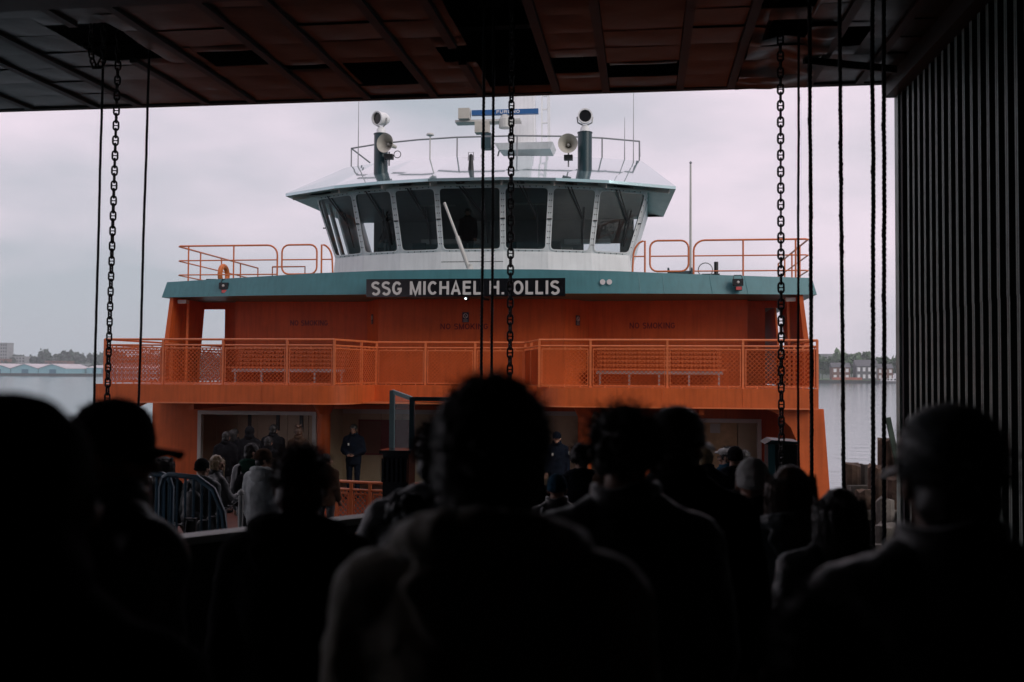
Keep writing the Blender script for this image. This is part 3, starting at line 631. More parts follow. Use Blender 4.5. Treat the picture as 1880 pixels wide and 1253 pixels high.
lp = P(MB().lathe([(0, 0.10), (0.07, 0.08), (0.09, 0.0), (0.075, -0.06), (0, -0.06)], 14, Matrix.Translation((-4.72, 26.2, 3.80)) @ Matrix.Rotation(R(75), 4, 'X')), 'flood_lamp', 'black', smooth='auto')
P(MB().lathe([(0.0, 0.0), (0.03, 0.0), (0.03, 0.02), (0, 0.025)], 12, Matrix.Translation((-4.72, 26.1, 3.77)) @ Matrix.Rotation(R(90), 4, 'X')), 'bulb', 'lamp', lp)
P(MB().tube([(-4.3, 26.4, 3.86), (-4.25, 26.2, 3.76), (-4.1, 26.15, 3.74)], 0.03, 6), 'camera_dome', 'black')
for s_, x, y in ((1, -11.41, 26.10), (1, 2.36, 25.95)):
    sp = P(MB().box(x - 0.13, x + 0.13, y - 0.22, y - 0.05, 4.05, 4.22), 'loudspeaker', 'black')
    P(MB().lathe([(0.0, -0.01), (0.035, -0.01), (0.035, 0.01), (0, 0.02)], 10, Matrix.Translation((x, y - 0.225, 4.135)) @ Matrix.Rotation(PI / 2, 4, 'X')), 'cone', 'offwhite', sp)
    P(MB().tube([(x - 0.12, y - 0.13, 4.2), (x - 0.09, y - 0.1, 4.32), (x + 0.09, y - 0.1, 4.32), (x + 0.12, y - 0.13, 4.2)], 0.012, 5), 'bracket', 'black', sp)
    P(MB().box(x + 0.06 - 0.12, x + 0.10, y - 0.20, y - 0.02, 3.93, 4.03), 'beacon', 'black', sp)
    P(MB().box(x - 0.05, x + 0.09, y - 0.21, y - 0.205, 3.94, 4.02), 'red_tag', 'tag_red', sp)
for dx in (0.0, 0.17): P(MB().lathe([(0, 0), (0.07, 0), (0.07, 0.006), (0, 0.006)], 12, Matrix.Translation((-1.05 + dx, 25.30 + dx * .12, 4.12)) @ Matrix.Rotation(PI / 2, 4, 'X')), 'white_patch', 'tag_white')
# deck railings round the upper deck
def tubeframe(pts, r_=0.026): return P(MB().tube(pts, r_, 8), 'deck_railing', 'orange_rail', smooth='auto')
def rrect(x0, x1, y, z0, z1, rd, open_left=False):
    pts = []
    for cx, cz, a0 in ((x0 + rd, z0 + rd, PI), (x1 - rd, z0 + rd, 1.5 * PI), (x1 - rd, z1 - rd, 0), (x0 + rd, z1 - rd, 0.5 * PI)):
        pts += [(cx + rd * math.cos(a0 + i * PI / 8), y, cz + rd * math.sin(a0 + i * PI / 8)) for i in range(5)]
    return pts
yq = 27.0
for s_ in (-1, 1):
    X = lambda a: -4.5 + s_ * a * 1.045
    z0, zt = 4.42, 5.38
    g = P(MB().tube(rrect(min(X(4.45), X(5.43)), max(X(4.45), X(5.43)), yq, 4.55, zt, 0.2), 0.026, 8, closed=True), 'rail_gate', 'orange_rail', smooth='auto')
    P(MB().tube([(X(4.45), yq, 4.96), (X(5.43), yq, 4.96)], 0.02, 6), 'mid_bar', 'orange_rail', g)
    t_ = tubeframe([(X(5.56), yq, 4.32)] + [(X(5.56 + 0.28 * (1 - math.cos(a))), yq, zt - 0.28 + 0.28 * math.sin(a)) for a in [i * PI / 10 for i in range(6)]] + [(X(8.35), yq, zt), (X(8.42), yq + 0.1, zt), (X(8.42), 33, zt)])
    for zz in (4.96, 4.55): P(MB().tube([(X(5.56), yq, zz), (X(8.35), yq, zz), (X(8.42), yq + 0.1, zz), (X(8.42), 33, zz)], 0.02, 6), 'rail_bar', 'orange_rail', t_)
    for a in (6.8, 8.1): P(MB().tube([(X(a), yq, 4.3), (X(a), yq, zt)], 0.024, 6), 'post', 'orange_rail', t_)
    for yy in (28.5, 30.0, 31.5, 33.0): P(MB().tube([(X(8.42), yy, 4.3), (X(8.42), yy, zt)], 0.024, 6), 'post', 'orange_rail', t_)
    a_ = [i * PI / 16 for i in range(9)]
    c_ = tubeframe([(X(4.32), yq, 4.4), (X(4.32), yq, zt)] + [(X(4.32 - 0.3 * math.sin(q_)), yq, zt - 0.45 * (1 - math.cos(q_))) for q_ in a_[1:]] + [(X(4.0), yq, 4.5)])
    P(MB().tube([(X(4.32), yq, 4.96), (X(4.02), yq, 4.96)], 0.02, 6), 'mid_bar', 'orange_rail', c_)
t_ = tubeframe([(-12.0, 31, 5.2), (-10.9, 31, 5.2), (-10.9, 31, 4.3)]); P(MB().tube([(-12.0, 31, 4.3), (-12.0, 31, 5.2)], 0.02, 6), 'post', 'orange_rail', t_)
P(MB().tube([(-12.25 + 0.0, 27.8 + 0.26 * math.cos(a * PI / 10), 4.62 + 0.26 * math.sin(a * PI / 10)) for a in range(20)], 0.075, 8, closed=True), 'life_ring', 'orange_ring', smooth='auto').rotation_euler = (0, 0, 0)
P(MB().box(-12.75, -12.45, 27.7, 28.1, 4.3, 4.5), 'locker', 'black')
P(MB().tube([(1.32, 29, 4.3), (1.32, 29, 7.85)], [0.04, 0.028], 8), 'flagpole', 'offwhite', smooth='auto')
P(MB().lathe([(0, 0), (0.05, 0.04), (0.0, 0.10)], 8, Matrix.Translation((1.32, 29, 7.85))), 'finial', 'grey_metal')
wn = P(MB().lathe([(0.22, -0.35), (0.22, -0.3), (0.13, -0.28), (0.13, 0.28), (0.22, 0.3), (0.22, 0.35)], 14, Matrix.Translation((1.0, 28.6, 4.6)) @ Matrix.Rotation(PI / 2, 4, 'Y')), 'winch', 'teal_dark', smooth='auto')
P(MB().box(1.6, 2.1, 28.4, 28.9, 4.3, 4.62), 'gearbox', 'black', wn); P(MB().tube([(2.0, 28.4, 4.6), (2.0, 28.4, 4.95)], 0.06, 8), 'lever', 'black', wn)
P(MB().tube([(1.7 + 0.2 * math.cos(a * PI / 8), 28.35, 4.72 + 0.2 * math.sin(a * PI / 8)) for a in range(16)], 0.016, 5, closed=True), 'hand_wheel', 'grey_metal', wn)
js = P(MB().tube([(-4.50, 25.5, 4.42), (-4.85, 25.5, 5.35)], 0.055, 10), 'jackstaff', 'offwhite', smooth='auto')
P(MB().tube([(-4.85, 25.5, 5.35), (-5.20, 25.5, 6.25)], 0.036, 8), 'upper_spar', 'offwhite', js); P(MB().lathe([(0.13, 0), (0.06, 0.14), (0.06, 0.2)], 10, Matrix.Translation((-4.5, 25.5, 4.42))), 'foot', 'offwhite', js)
# ---- pilothouse
SC_ = 1.02
base = [(-4.33, 28.45), (-3.27, 27.83), (-2.09, 27.42), (-0.87, 27.2), (0.87, 27.2), (2.09, 27.42), (3.27, 27.83), (4.33, 28.45)]
def off(poly, d):
    """push the bent front outwards by d"""
    n = len(poly); res = []
    for i in range(n):
        a = Vector(poly[max(i - 1, 0)]); c = Vector(poly[min(i + 1, n - 1)]); p = Vector(poly[i])
        e1 = (p - a) if i else (c - p); e2 = (c - p) if i < n - 1 else (p - a)
        n1 = Vector((e1.y, -e1.x)).normalized(); n2 = Vector((e2.y, -e2.x)).normalized()
        if i == 0: n1 = Vector((-1, 0))
        if i == n - 1: n2 = Vector((1, 0))
        m_ = (n1 + n2); m_ /= (1 + n1.dot(n2)); res.append((p.x + m_.x * d, p.y + m_.y * d))
    return res
ZS, ZH, ZB = 5.16, 6.92, 4.40
sill = [(XC + x, y) for x, y in base]
bot = [(XC + (x * 1.015), y - 0.0) for x, y in base]
head = [(XC + x, y) for x, y in off(base, 0.52)]
YBK = 33.0
P(MB().prism(bot + [(bot[-1][0], YBK), (bot[0][0], YBK)], ZB, ZS, sill + [(sill[-1][0], YBK), (sill[0][0], YBK)]), 'pilothouse_base', 'white')
P(MB().prism(sill + [(sill[-1][0], YBK), (sill[0][0], YBK)], ZS - 0.29, ZS - 0.27), 'pilothouse_floor', 'teal_dark')
wl_ = MB(); wl_.prism([(x, y + 0.02) for x, y in head] + [(head[-1][0], YBK), (head[0][0], YBK)], ZH - 0.02, ZH + 0.12)
P(wl_, 'pilothouse_ceiling', 'wheelhouse_dark')
def rquad(A, B, C_, D_, inset, rd, n=4):
    """rounded outline in the quad A B C D (A bottom left), corners rounded"""
    ctr = (A + B + C_ + D_) / 4; q_ = []
    for p in (A, B, C_, D_): q_.append(p)
    u = (B - A).normalized(); v = (D_ - A).normalized()
    pts = []
    cs = [A + (B - A).normalized() * inset + (D_ - A).normalized() * inset, B + (A - B).normalized() * inset + (C_ - B).normalized() * inset,
          C_ + (D_ - C_).normalized() * inset + (B - C_).normalized() * inset, D_ + (C_ - D_).normalized() * inset + (A - D_).normalized() * inset]
    for i in range(4):
        p, a, c = cs[i], cs[i - 1], cs[(i + 1) % 4]
        d1 = (a - p).normalized() * rd; d2 = (c - p).normalized() * rd
        for k in range(n + 1):
            t_ = k / n; pts.append((1 - t_) ** 2 * (p + d1) + 2 * t_ * (1 - t_) * p + t_ ** 2 * (p + d2))
    return pts
for i in range(7):
    A, B = Vector((*sill[i], ZS)), Vector((*sill[i + 1], ZS)); D_, C_ = Vector((*head[i], ZH)), Vector((*head[i + 1], ZH))
    nrm = (B - A).cross(D_ - A).normalized()
    if nrm.y > 0: nrm = -nrm
    outer = rquad(A, B, C_, D_, 0.0, 0.001); hole = rquad(A, B, C_, D_, 0.062, 0.13); n = len(hole)
    wb = MB(); vs = outer + hole + [p - nrm * 0.05 for p in outer] + [p - nrm * 0.05 for p in hole]
    fs = [(k, (k + 1) % n, n + (k + 1) % n, n + k) for k in range(n)] + [(2 * n + k, 3 * n + k, 3 * n + (k + 1) % n, 2 * n + (k + 1) % n) for k in range(n)] + [(n + k, n + (k + 1) % n, 3 * n + (k + 1) % n, 3 * n + k) for k in range(n)]
    wb.add(vs, fs); win = P(wb, 'window', 'white')
    r0, r1 = rquad(A, B, C_, D_, 0.042, 0.15), rquad(A, B, C_, D_, 0.078, 0.12); ring = MB()
    vs = [p + nrm * 0.003 for p in r0] + [p + nrm * 0.02 for p in r0] + [p + nrm * 0.02 for p in r1] + [p + nrm * 0.003 for p in r1]
    ring.add(vs, [(j * n + k, j * n + (k + 1) % n, (j + 1) * n + (k + 1) % n, (j + 1) * n + k) for j in range(3) for k in range(n)])
    P(ring, 'frame', 'white', win)
    bo = MB(); per = rquad(A, B, C_, D_, 0.028, 0.12); per.append(per[0])
    for k in range(len(per) - 1):
        L_ = (per[k + 1] - per[k]).length; nb = max(1, int(L_ / 0.17)) if L_ > 0.1 else 0
        for j in range(nb):
            p = lerp(per[k], per[k + 1], (j + 0.5) / nb); bo.bar(p, p + nrm * 0.012, 0.024, 0.024)
    for p in (lerp(A, D_, 0.5), lerp(B, C_, 0.5)): bo.bar(p - Vector((0.06, 0, 0)) + nrm * .012, p + Vector((0.06, 0, 0)) + nrm * .012, 0.05, 0.03)
    P(bo, 'bolts', 'black', win)['kind'] = 'stuff'
    gl_ = [p - nrm * 0.02 for p in rquad(A, B, C_, D_, 0.058, 0.13)]
    P(MB(False).add(gl_, [tuple(range(n))] if (gl_[n // 4] - gl_[0]).cross(gl_[n // 2] - gl_[0]).dot(nrm) > 0 else [tuple(range(n))[::-1]]), 'pane', 'glass', win)
    w0 = lerp(D_, C_, 0.30) + nrm * 0.06; w1 = lerp(lerp(A, B, 0.72), lerp(D_, C_, 0.72), 0.52) + nrm * 0.05
    wp = MB(); wp.bar(w0 + Vector((0, 0, 0.1)), w1, 0.03, 0.02, nrm); wp.bar(w0 + Vector((0.10, 0, 0.1)), w1 + Vector((0.03, 0, 0)), 0.022, 0.02, nrm)
    wp.bar(lerp(w1, lerp(A, B, 0.70), -0.35), lerp(w1, lerp(A, B, 0.78), 0.75) + nrm * 0.03, 0.028, 0.03, nrm)
    P(wp, 'wiper', 'black', win)
# sides and back of the pilothouse: posts with glazed gaps
for s_ in (0, 1):
    hx, sx = (head[0][0], sill[0][0]) if s_ == 0 else (head[-1][0], sill[-1][0]); ys = sill[0][1]
    for y0, y1 in ((ys, ys + 0.35), (ys + 0.70, ys + 1.0), (ys + 1.55, YBK)):
        P(MB().extrude([(sx, y0, ZS), (sx, y1, ZS), (hx, y1, ZH), (hx, y0, ZH)], (0.06 if s_ == 0 else -0.06, 0, 0)), 'side_panel', 'white')
for x0, x1 in ((-9.15, -2.0), (-0.80, -0.35)): P(MB().box(x0, x1, YBK - 0.08, YBK, ZS - 0.3, ZH), 'rear_panel', 'wheelhouse_dark')
P(MB().box(-9.15, -0.35, YBK - 0.09, YBK - 0.001, 6.1, ZH), 'rear_header', 'wheelhouse_dark'); P(MB().box(-9.15, -0.35, YBK - 0.09, YBK - 0.001, ZS - 0.3, 5.3), 'rear_sill', 'wheelhouse_dark')
cs = P(MB().box(-7.8, -1.7, 28.4, 28.9, ZS - 0.27, 5.28), 'console', 'black'); P(MB().box(-5.3, -4.2, 28.45, 28.8, 5.28, 5.42), 'instrument', 'wood_door', cs)
for x in (-6.6, -3.9, -2.6): P(MB().box(x - 0.2, x + 0.2, 28.7, 28.76, 5.3, 5.62), 'screen', 'win_dark', cs)
for x in (-6.3, -3.5): P(MB().box(x - 0.6, x + 0.6, 29.5, 29.7, ZH - 0.06, ZH - 0.025), 'ceiling_fitting', 'offwhite')
P(MB().box(-2.6, -1.1, 32.4, 32.7, 6.05, 6.18), 'shelf', 'white')
P(MB().box(-7.2, -5.3, 31.6, 31.9, 5.98, 6.12), 'shelf', 'white')
P(MB().box(-7.0, -5.9, 32.0, 32.3, ZS - 0.27, 5.75), 'cabinet', 'offwhite'); P(MB().box(-3.4, -2.3, 31.8, 32.2, ZS - 0.27, 5.85), 'cabinet', 'offwhite')
P(MB().box(-8.3, -7.9, 30.3, 30.7, ZS - 0.27, 5.7), 'chair', 'black')
# roof with wide visor
eo = [(XC + x, y) for x, y in off(base, 1.28)]; eo = eo + [(eo[-1][0] - 0.25, 32.6), (eo[0][0] + 0.25, 32.6)]
ei = [(XC + x, y) for x, y in off(base, 1.10)]; ei = ei + [(ei[-1][0] - 0.25, 32.4), (ei[0][0] + 0.25, 32.4)]
ring = [(XC + x * 1.08, 29.4 + (y - 27.2) * 0.9) for x, y in base] + [(XC + 4.68, 34), (XC - 4.68, 34)]
ZE, ZR = 6.98, 8.30
rf = MB(); n = len(eo)
vs = [(*p, ZE) for p in eo] + [(*p, ZR) for p in ring] + [(*p, ZE - 0.08) for p in eo]
rf.add(vs, [(k, (k + 1) % n, n + (k + 1) % n, n + k) for k in range(n)] + [tuple(range(n, 2 * n))] + [(2 * n + k, 2 * n + (k + 1) % n, (k + 1) % n, k) for k in range(n)])
roof = P(rf, 'pilothouse_roof', 'roof_teal')
hi = head + [(head[-1][0], 32.6), (head[0][0], 32.6)]
so = MB(); so.add([(*p, ZE - 0.08) for p in eo] + [(*p, ZH + 0.12) for p in hi], [(k, (k + 1) % n, n + (k + 1) % n, n + k) for k in range(n)]); P(so, 'visor_soffit', 'soffit', roof)
for i in range(8):
    P(MB().bar((*head[i], ZH + 0.06), (*ei[i], ZE - 0.12), 0.04, 0.12), 'visor_rib', 'soffit', roof)
    if i < 7: 
        a, c = lerp((*head[i], 0), (*head[i + 1], 0), .4), lerp((*ei[i], 0), (*ei[i + 1], 0), .4); P(MB().bar((a.x, a.y, ZH + .08), (c.x, c.y, ZE - .11), .10, .05), 'visor_brace', 'black', roof)
gr = [(x, y) for x, y in [(XC + x, y) for x, y in off(base, 0.74)]]
P(MB().tube([(x, y, ZH - 0.03) for x, y in gr], 0.03, 6), 'grab_rail', 'offwhite', roof)
for i in range(8): P(MB().bar((*gr[i], ZH - 0.03), (gr[i][0], gr[i][1], ZH + 0.1), 0.04), 'rail_bracket', 'offwhite', roof)
# roof rail
rr = [(XC + x * 1.06, 29.7 + (y - 27.2) * 0.9) for x, y in base]; rr = [(rr[0][0], 33)] + rr + [(rr[-1][0], 33)]
t_ = P(MB().tube([(x, y, 8.98) for x, y in rr], 0.026, 6), 'roof_railing', 'grey_metal', smooth='auto')
for k in (1, 2, 4, 5, 7, 8): P(MB().tube([(*rr[k], 8.28), (*rr[k], 8.98)], 0.022, 6), 'post', 'grey_metal', t_)
def searchlight(x, y, ztop, yaw, tilt):
    st = P(MB().lathe([(0.20, 7.35), (0.20, ztop - 0.02), (0.215, ztop - 0.02), (0.215, ztop), (0.0, ztop)], 20, Matrix.Translation((x, y, 0))), 'light_pedestal', 'teal_dark', smooth='auto')
    P(MB().lathe([(0.14, ztop), (0.13, ztop + 0.12), (0.08, ztop + 0.2)], 16, Matrix.Translation((x, y, 0))), 'collar', 'white', st, 'auto')
    M = Matrix.Translation((x, y, ztop + 0.44)) @ Matrix.Rotation(yaw, 4, 'Z') @ Matrix.Rotation(PI / 2 + tilt, 4, 'X')
    sl = P(MB().lathe([(0.0, -0.26), (0.12, -0.24), (0.185, -0.12), (0.20, 0.14), (0.21, 0.16), (0.21, 0.19), (0.17, 0.19), (0.17, 0.12), (0, 0.11)], 20, M), 'searchlight', 'white', smooth='auto')
    P(MB().lathe([(0, 0.125), (0.165, 0.125), (0.165, 0.135), (0, 0.14)], 20, M), 'lens', 'blackgloss', sl)
    P(MB().tube([M @ Vector((-0.22, 0, 0)), M @ Vector((-0.2, -0.16, 0)), M @ Vector((0, -0.26, 0)), M @ Vector((0.2, -0.16, 0)), M @ Vector((0.22, 0, 0))], 0.022, 6), 'yoke', 'galv', sl)
searchlight(-7.53, 27.75, 8.66, -R(30), R(6)); searchlight(-1.66, 27.75, 8.55, R(6), R(4))
def horn(x, y, z, yaw):
    M = Matrix.Translation((x, y, z)) @ Matrix.Rotation(yaw, 4, 'Z') @ Matrix.Rotation(PI / 2, 4, 'X')
    h_ = P(MB().lathe([(0.05, -0.35), (0.06, -0.2), (0.10, -0.05), (0.18, 0.10), (0.27, 0.20), (0.275, 0.21), (0.26, 0.20), (0.17, 0.09), (0.09, -0.05), (0.05, -0.15), (0, -0.16)], 22, M), 'horn_loudspeaker', 'horn', smooth='auto')
    P(MB().lathe([(0.0, 0.06), (0.035, 0.03), (0.04, -0.12)], 10, M), 'driver', 'offwhite', h_)
    P(MB().box(x - 0.12, x + 0.12, y - 0.05, y + 0.12, z - 0.42, z - 0.28), 'mount', 'black', h_); P(MB().bar((x, y + 0.05, z - 0.6), (x, y + 0.05, z - 0.2), 0.04), 'stand', 'galv', h_)
horn(-7.22, 27.45, 8.28, -R(18)); horn(-2.10, 27.45, 8.14, 0)
P(MB().tube([(-6.98 + 0.10 * math.cos(a * PI / 8), 27.5, 8.0 + 0.10 * math.sin(a * PI / 8)) for a in range(16)], 0.012, 5, closed=True), 'cable_loop', 'black')
lt = P(MB().lathe([(0.09, 7.32), (0.07, 7.60), (0.06, 7.72), (0.06, 7.84), (0.03, 7.88)], 10, Matrix.Translation((-4.79, 27.15, 0))), 'signal_lamp', 'black'); P(MB().tube([(-4.87, 27.15, 7.7), (-4.86, 27.15, 7.93), (-4.72, 27.15, 7.93), (-4.71, 27.15, 7.7)], 0.01, 5), 'guard', 'black', lt)
P(MB().tube([(-6.45, 29.4, 8.2), (-6.45, 29.4, 8.95)], 0.02, 6), 'gps_mast', 'offwhite'); P(MB().lathe([(0.0, 9.07), (0.10, 9.04), (0.12, 8.99), (0.03, 8.95)], 12, Matrix.Translation((-6.45, 29.4, 0))), 'gps_dome', 'offwhite', smooth='auto')
for x, y, z1 in ((-8.87, 30, 10.45), (-0.33, 30, 10.5), (-0.60, 30.3, 9.6)): P(MB().tube([(x, y, 7.9), (x, y, 8.6), (x, y, z1)], [0.022, 0.016, 0.007], 5), 'whip_antenna', 'grey_metal')
# mast with radar
mst = P(MB().prism([(-4.95, 35.7), (-3.9, 35.7), (-3.9, 36.7), (-4.95, 36.7)], 8.0, 14.0, [(-4.75, 36.0), (-4.1, 36.0), (-4.1, 36.5), (-4.75, 36.5)]), 'mast', 'white')
P(MB().prism([(-5.5, 35.3), (-3.4, 35.3), (-3.4, 36.9), (-5.5, 36.9)], 7.9, 8.9, [(-4.9, 35.7), (-3.9, 35.7), (-3.9, 36.7), (-4.9, 36.7)]), 'mast_foot', 'white', mst)
P(MB().prism([(-5.1, 34.8), (-3.3, 34.8), (-3.3, 36.0), (-5.1, 36.0)], 9.72, 9.95, [(-5.3, 34.7), (-3.2, 34.7), (-3.2, 36.1), (-5.3, 36.1)]), 'platform', 'white', mst)
for x in (-3.55,):
    ld = MB(); ld.bar((x - .2, 36.2, 8.2), (x - .2, 36.2, 14), 0.06); ld.bar((x + .1, 36.2, 8.2), (x + .02, 36.2, 14), 0.10)
    for k in range(11): ld.bar((x - .2, 36.2, 8.5 + k * .5), (x + .1, 36.2, 8.5 + k * .5), 0.05, 0.05)
    P(ld, 'ladder', 'white', mst)
rd = P(MB().box(-6.15, -3.75, 34.9, 35.06, 11.02, 11.20), 'radar_antenna', 'radar_blue'); rd.rotation_euler = (0, 0, 0)
lettering('FURUNO', (-4.83, 34.899, 11.11), 0.11, 0.85, 'tag_white', rd, sw=0.22)
P(MB().lathe([(0.22, 10.55), (0.22, 10.85), (0.12, 11.02)], 14, Matrix.Translation((-4.95, 35.0, 0))), 'turning_unit', 'offwhite', rd)
P(MB().box(-6.75, -4.4, 34.9, 35.4, 10.78, 10.86), 'yard_arm', 'offwhite', mst); P(MB().box(-6.6, -6.2, 34.7, 35.1, 10.86, 11.24), 'junction_box', 'horn', mst)
P(MB().box(-6.0, -5.5, 34.7, 35.1, 10.35, 10.74), 'equipment_box', 'horn', mst); P(MB().box(-5.75, -5.4, 34.6, 35.0, 9.75, 10.3), 'motor', 'teal_dark', mst)
P(MB().tube([(-5.6, 34.8, 7.9), (-5.4, 35.0, 8.8), (-5.2, 35.3, 9.8)], 0.03, 6), 'stay', 'offwhite', mst); P(MB().tube([(-6.2, 34.8, 7.9), (-5.8, 35.0, 9.6)], 0.02, 6), 'stay', 'offwhite', mst)
# railing on the foredeck by the gangway
railing([(-7.3, 19.2), (-5.6, 17.75), (-4.9, 17.55), (-3.2, 17.55)], [2, [0, .45, 1], 2], name='foredeck_railing', z=DK, h=1.10)

# ================================================================== CHAINS, ROPES, RAMP FURNITURE
def link_mesh(d=0.0235):
    b_ = MB(); L_, w_ = 6 * d, 3.6 * d; r_ = (w_ - d) / 2; s_ = (L_ - d) / 2 - r_; pts = []
    for cz, a0 in ((s_, 0), (-s_, PI)):
        for i in range(7): a = a0 + i * PI / 6; pts.append((r_ * math.cos(a), 0, cz + r_ * math.sin(a)))
    b_.tube(pts, d / 2, 6, closed=True); b_.tube([(-r_, 0, 0), (-r_ * 0.4, 0, 0), (r_ * 0.4, 0, 0), (r_, 0, 0)], [d * 0.48, d * 0.30, d * 0.30, d * 0.48], 6)
    me = b_.mesh('link', smooth=True); me.materials.append(MATS['chain']); return me
LINK = link_mesh()
def chain(x, y, z0, z1, label, seed, x1=None):
    r_ = random.Random(seed); e = empty('hanging_chain', (x, y, z1), label, 'chain', 'heavy lifting chains over the ramp')
    n = int((z0 - z1) / 0.094); tw = r_.uniform(0, 1)
    x1 = x if x1 is None else x1
    for i in range(n):
        f = i / n; tw += r_.uniform(-0.03, 0.035) + 0.03 * math.sin(i * 0.11 + seed)
        inst('link', LINK, e, (x + (x1 - x) * f, y, z0 - i * 0.094), (0, 0, (i % 2) * PI / 2 + tw * 0.55))
    o_ = MB().box(x1 - 0.09, x1 + 0.09, y - 0.05, y + 0.05, ground_z(y) - 0.01, z1 + 0.05).build('anchor_lug', 'chain', e)
    return e
chain(-6.50, 11.54, 6.35, -0.72, 'heavy black stud-link chain hanging over the left end of the balcony', 1, -6.60)
chain(-1.505, 11.16, 6.35, -0.70, 'heavy black stud-link chain hanging before the ferry name board', 2)
chain(1.528, 11.50, 6.35, -0.72, 'heavy black stud-link chain hanging over the right end of the balcony', 3)
e = empty('chain_loop', (-6.43, 10.92, 5.3), 'short black chain hanging in a loop from the ceiling hole', 'chain')
pts = [(-6.50, 6.2 - k * 0.094) for k in range(8)] + [(-6.475, 5.44), (-6.42, 5.375), (-6.365, 5.44)] + [(-6.34, 5.52 + k * 0.094) for k in range(8)]
for i, (x, z) in enumerate(pts):
    a = pts[max(0, i - 1)]; c = pts[min(len(pts) - 1, i + 1)]; ang = math.atan2(c[0] - a[0], c[1] - a[1])
    o_ = inst('link', LINK, e, (x, 10.92, z)); o_.rotation_mode = 'XYZ'; o_.rotation_euler = (Matrix.Rotation(ang, 4, 'Y') @ Matrix.Rotation((i % 2) * PI / 2 + 0.4, 4, 'Z')).to_euler()
def rope(x, y, z0, z1, r_, label, seed, x1=None, lumps=0.0):
    rr_ = random.Random(seed); x1 = x if x1 is None else x1; lay = r_ * 7; n = int((z0 - z1) / lay * 7); b_ = MB()
    lum = [(rr_.uniform(z1, z0), rr_.uniform(0, 6.28)) for _ in range(int(lumps * 26))]
    for s_ in range(3):
        pts = []; rs = []
        for i in range(n + 1):
            z = z0 - (z0 - z1) * i / n; a = 2 * PI * (z / lay + s_ / 3)
            cx = x + (x1 - x) * (i / n) + 0.010 * noise.noise((z * 0.7, seed, 0)); cy = y + 0.010 * noise.noise((z * 0.7, seed, 9))
            pts.append((cx + math.cos(a) * r_ * 0.48, cy + math.sin(a) * r_ * 0.48, z))
            k = 1.0 + 0.14 * noise.noise((z * 9, seed, s_))
            for lz, la in lum: k += 0.55 * math.exp(-((z - lz) / 0.035) ** 2) * max(0, math.cos(a - la))
            rs.append(r_ * 0.56 * k)
        b_.tube(pts, rs, 5)
    o_ = b_.build('wire_rope', 'rope', None, True, org=(x1, y, z1)); tag(o_, label, 'rope', 'hoist ropes over the ramp'); return o_
rope(-6.73, 11.58, 6.4, ground_z(11.58), 0.017, 'black wire rope hanging left of the left chain', 1, -6.78)
rope(-6.12, 11.60, 6.4, ground_z(11.60), 0.017, 'black wire rope hanging right of the left chain', 2, -6.22)
rope(-1.853, 11.31, 6.4, ground_z(11.31), 0.019, 'black wire rope farther from the middle chain', 3, None, 0.2)
rope(-1.743, 11.32, 6.4, ground_z(11.32), 0.018, 'black wire rope between its twin and the middle chain', 4, -1.73)
rope(1.735, 11.50, 6.4, ground_z(11.50), 0.015, 'thin black wire rope just right of the right chain', 5, 1.70, 0.3)
rope(1.721, 10.70, 6.4, ground_z(10.70), 0.022, 'lumpy greased rope second right of the right chain', 6, 1.73, 1.0)
rope(1.95, 10.30, 6.4, ground_z(10.30), 0.021, 'lone greased rope hanging in front of the open water', 7, 1.975, 1.0)
rope(2.282, 10.30, 6.4, ground_z(10.30), 0.023, 'left one of the twin thick ropes near the corrugated wall', 8, 2.245, 0.3)
rope(2.388, 10.30, 6.4, ground_z(10.30), 0.023, 'thick rope closest to the corrugated wall', 9, 2.35, 0.3)
# crowd barriers
def barrier(x0, x1, y0, y1, h, label, round_right):
    g0, g1 = ground_z(y0), ground_z(y1); e = empty('crowd_barrier', ((x0 + x1) / 2, (y0 + y1) / 2, (g0 + g1) / 2), label, 'barrier', 'blue barriers by the queue')
    p = lambda t_, z: (x0 + (x1 - x0) * t_, y0 + (y1 - y0) * t_, g0 + (g1 - g0) * t_ + z)
    fr = [p(0, 0), p(0, h - 0.12), p(0.04, h - 0.03), p(0.12, h)] + ([p(0.55, h - 0.02), p(0.8, h - 0.13), p(0.95, h - 0.34), p(1, h - 0.6)] if round_right else [p(0.88, h), p(0.96, h - 0.03), p(1, h - 0.12)]) + [p(1, 0)]
    MB().tube(fr, 0.026, 8).build('frame', 'barrier_blue', e, 'auto'); MB().tube([p(0, 0.18), p(1, 0.18)], 0.02, 8).build('bottom_rail', 'barrier_blue', e)
    L_ = math.hypot(x1 - x0, y1 - y0); n = int(L_ / 0.085)
    for i in range(1, n):
        t_ = i / n; top_ = h
        if round_right: top_ = np.interp(t_, [0.12, 0.55, 0.8, 0.95, 1], [h, h - 0.02, h - 0.13, h - 0.34, h - 0.6])
        MB().tube([p(t_, 0.18), p(t_, top_)], 0.013, 6).build('bar', 'barrier_blue', e, 'auto')
    return e
barrier(-5.45, -4.50, 9.25, 9.1, 1.42, 'blue steel crowd barrier with square end by the queue', False)
b2 = barrier(-4.56, -3.86, 9.0, 8.9, 1.42, 'blue steel crowd barrier with rounded end beside the stanchion', True)
MB().box(-4.28, -4.16, 8.90, 8.93, 0.25, 0.42).build('latch_plate', 'black', b2); MB().tube([(-4.26, 8.89, 0.25), (-4.24, 8.89, 0.40), (-4.18, 8.89, 0.40)], 0.008, 5).build('latch_rod', 'galv', b2)
st = empty('stanchion', (-4.39, 10.5, ground_z(10.5)), 'white queue post with slack chain beside the grey hooded man', 'stanchion')
